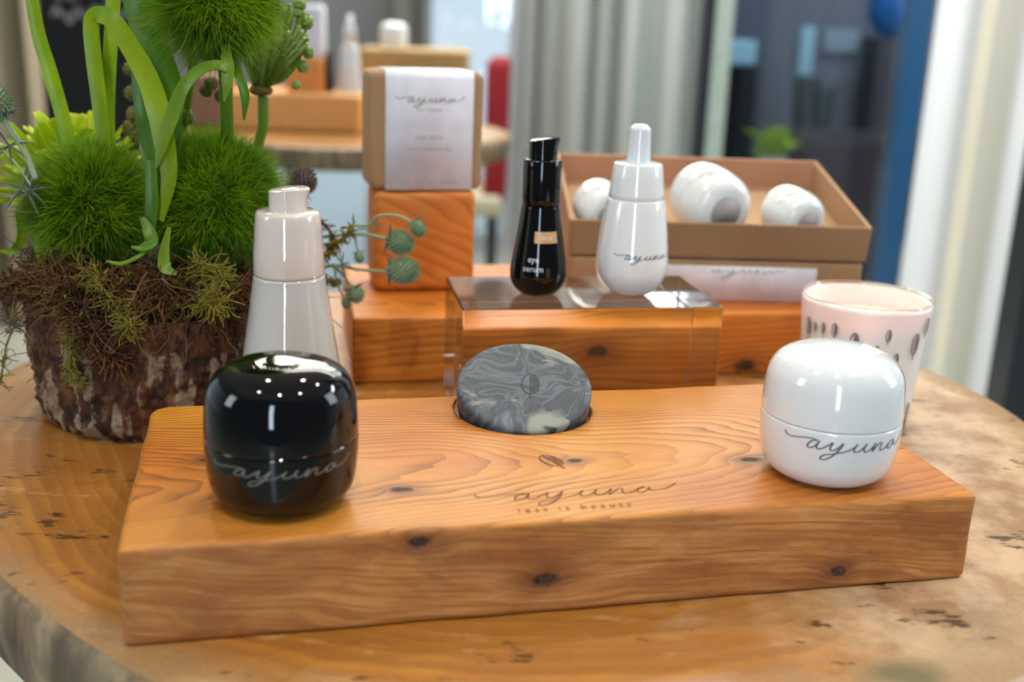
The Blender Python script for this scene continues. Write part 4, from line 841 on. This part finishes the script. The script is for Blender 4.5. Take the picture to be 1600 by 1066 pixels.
spiky((45, 298, .69), 9, 0.016, 1); spiky((14, 228, .69), 7, 0.016, 2); spiky((553, 360, .80), 8, 0.012, 3); spiky((534, 412, .785), 9, 0.013, 4); spiky((590, 352, .80), 5, 0.008, 5); spiky((36, 290, .69), 5, 0.022, 8)
tassel([(478, 340, .79), (505, 350, .79), (520, 375, .79), (505, 402, .79)], 0.0013, 60, 11, M['moss_brown'], spread=0.006)
tassel([(492, 408, .79), (520, 388, .79), (535, 372, .79), (550, 352, .79)], 0.0016, 90, 12, M['moss_green'], spread=0.006)
tassel([(505, 432, .79), (515, 440, .79), (530, 440, .79)], 0.0016, 60, 13, M['moss_green'], spread=0.004)
# ---------------------------------------------------------------- display on the far table
bgbox('display_plank', 'pale orange wooden plank lying on the far blurred table', 'plank', (352, 150), (562, 204), 2.62, 0.20, simple('pale_orange_wood', (236, 172, 96), 0.5), 0.001, 0.006)
pz = at(400, 150, 2.62).z
bgbox('wooden_cube', 'orange wooden block on the far table left of the upright soap box', 'block', (446, 92), (504, 150), 2.66, 0.08, simple('tan_orange_wood', (226, 146, 66), 0.5), pz + 0.002)
qz = at(470, 92, 2.66).z
bgbox('soap_box', 'small white upright box on the orange block of the far table', 'box', (470, 8), (504, 92), 2.68, 0.05, M['paper'], qz + 0.002)
bgbox('kraft_box', 'brown kraft box at the left of the far table behind the leaves', 'box', (290, 118), (347, 200), 2.60, 0.14, kraft('brown_kraft', (160, 116, 92)), 0.001)
bgbox('open_tray', 'kraft tray behind the upright soap box on the far table', 'tray', (560, 80), (731, 150), 2.95, 0.16, kraft('tan_kraft', (196, 166, 110)), 0.001)
tz = at(600, 80, 2.95).z; p = at(614, 70, 3.0)
o = link('cream_jar', lathe(JBODY + JLID, 48), M['white_gloss'], smooth=True); o.location = (p.x, 3.02, tz + 0.002); tag(o, 'white jar on top of the far kraft tray', 'jar')
b = at(545, 112, 2.70); o = thing('pump_bottle', 'tall white conical bottle on the far wooden plank', 'bottle', (b.x, 2.72, pz + 0.002))
link('bottle_body', lathe([(0.030, 0), (0.032, 0.01), (0.020, 0.11), (0.017, 0.118)], 40), M['white_gloss'], o, True); link('bottle_cap', lathe([(0.017, 0.118), (0.012, 0.16), (0.007, 0.165), (0.006, 0.185)], 40), M['white_gloss'], o, True)
b = at(515, 97, 2.70); o = thing('serum_bottle', 'slim black bottle beside the white conical bottle far away', 'bottle', (b.x - 0.002, 2.70, pz + 0.002))
link('bottle_body', lathe([(0.010, 0), (0.013, 0.01), (0.010, 0.05), (0.008, 0.06)], 32), M['black_gloss'], o, True); link('bottle_cap', lathe([(0.008, 0.06), (0.009, 0.062), (0.008, 0.1)], 32), M['black_gloss'], o, True)
bgbox('pale_blue_block', 'pale blue upright block behind the far table, seen between planter and wooden block', 'upright_block', (415, 222), (572, 460), 4.0, 0.35, simple('pale_blue_lacquer', (196, 218, 236), 0.35), ZF)  # plain upright block in pale blue; what stands there is left open
# red chair and bag further back
RY = 3.7; a, b = at(757, 190, RY), at(792, 95, RY)
rc = thing('chair', 'dark red upholstered chair back seen right of the soap box', 'chair', (a.x, RY, ZF)); M['red'] = simple('dark_red_fabric', (140, 14, 26), 0.8)
w_ = 0.42
o = link('backrest', rbox(b.x - a.x + 0.01, 0.40, b.z - ZF - 0.42, 0.02, (4, 4, 4)), M['red'], rc); o.location = (0, 0, 0.42)
o = link('seat', rbox(w_, 0.42, 0.07, 0.02, (4, 4, 2)), simple('cream_fabric', (196, 188, 160), 0.85), rc); o.location = (-w_ + (b.x - a.x), -0.02, 0.38)
for xx in (-w_ + 0.03 + (b.x - a.x), b.x - a.x - 0.05):
    for yy in (0.0, 0.34): quadbox('leg', xx, xx + 0.03, yy, yy + 0.03, 0, 0.385, M['dark_frame'], rc)
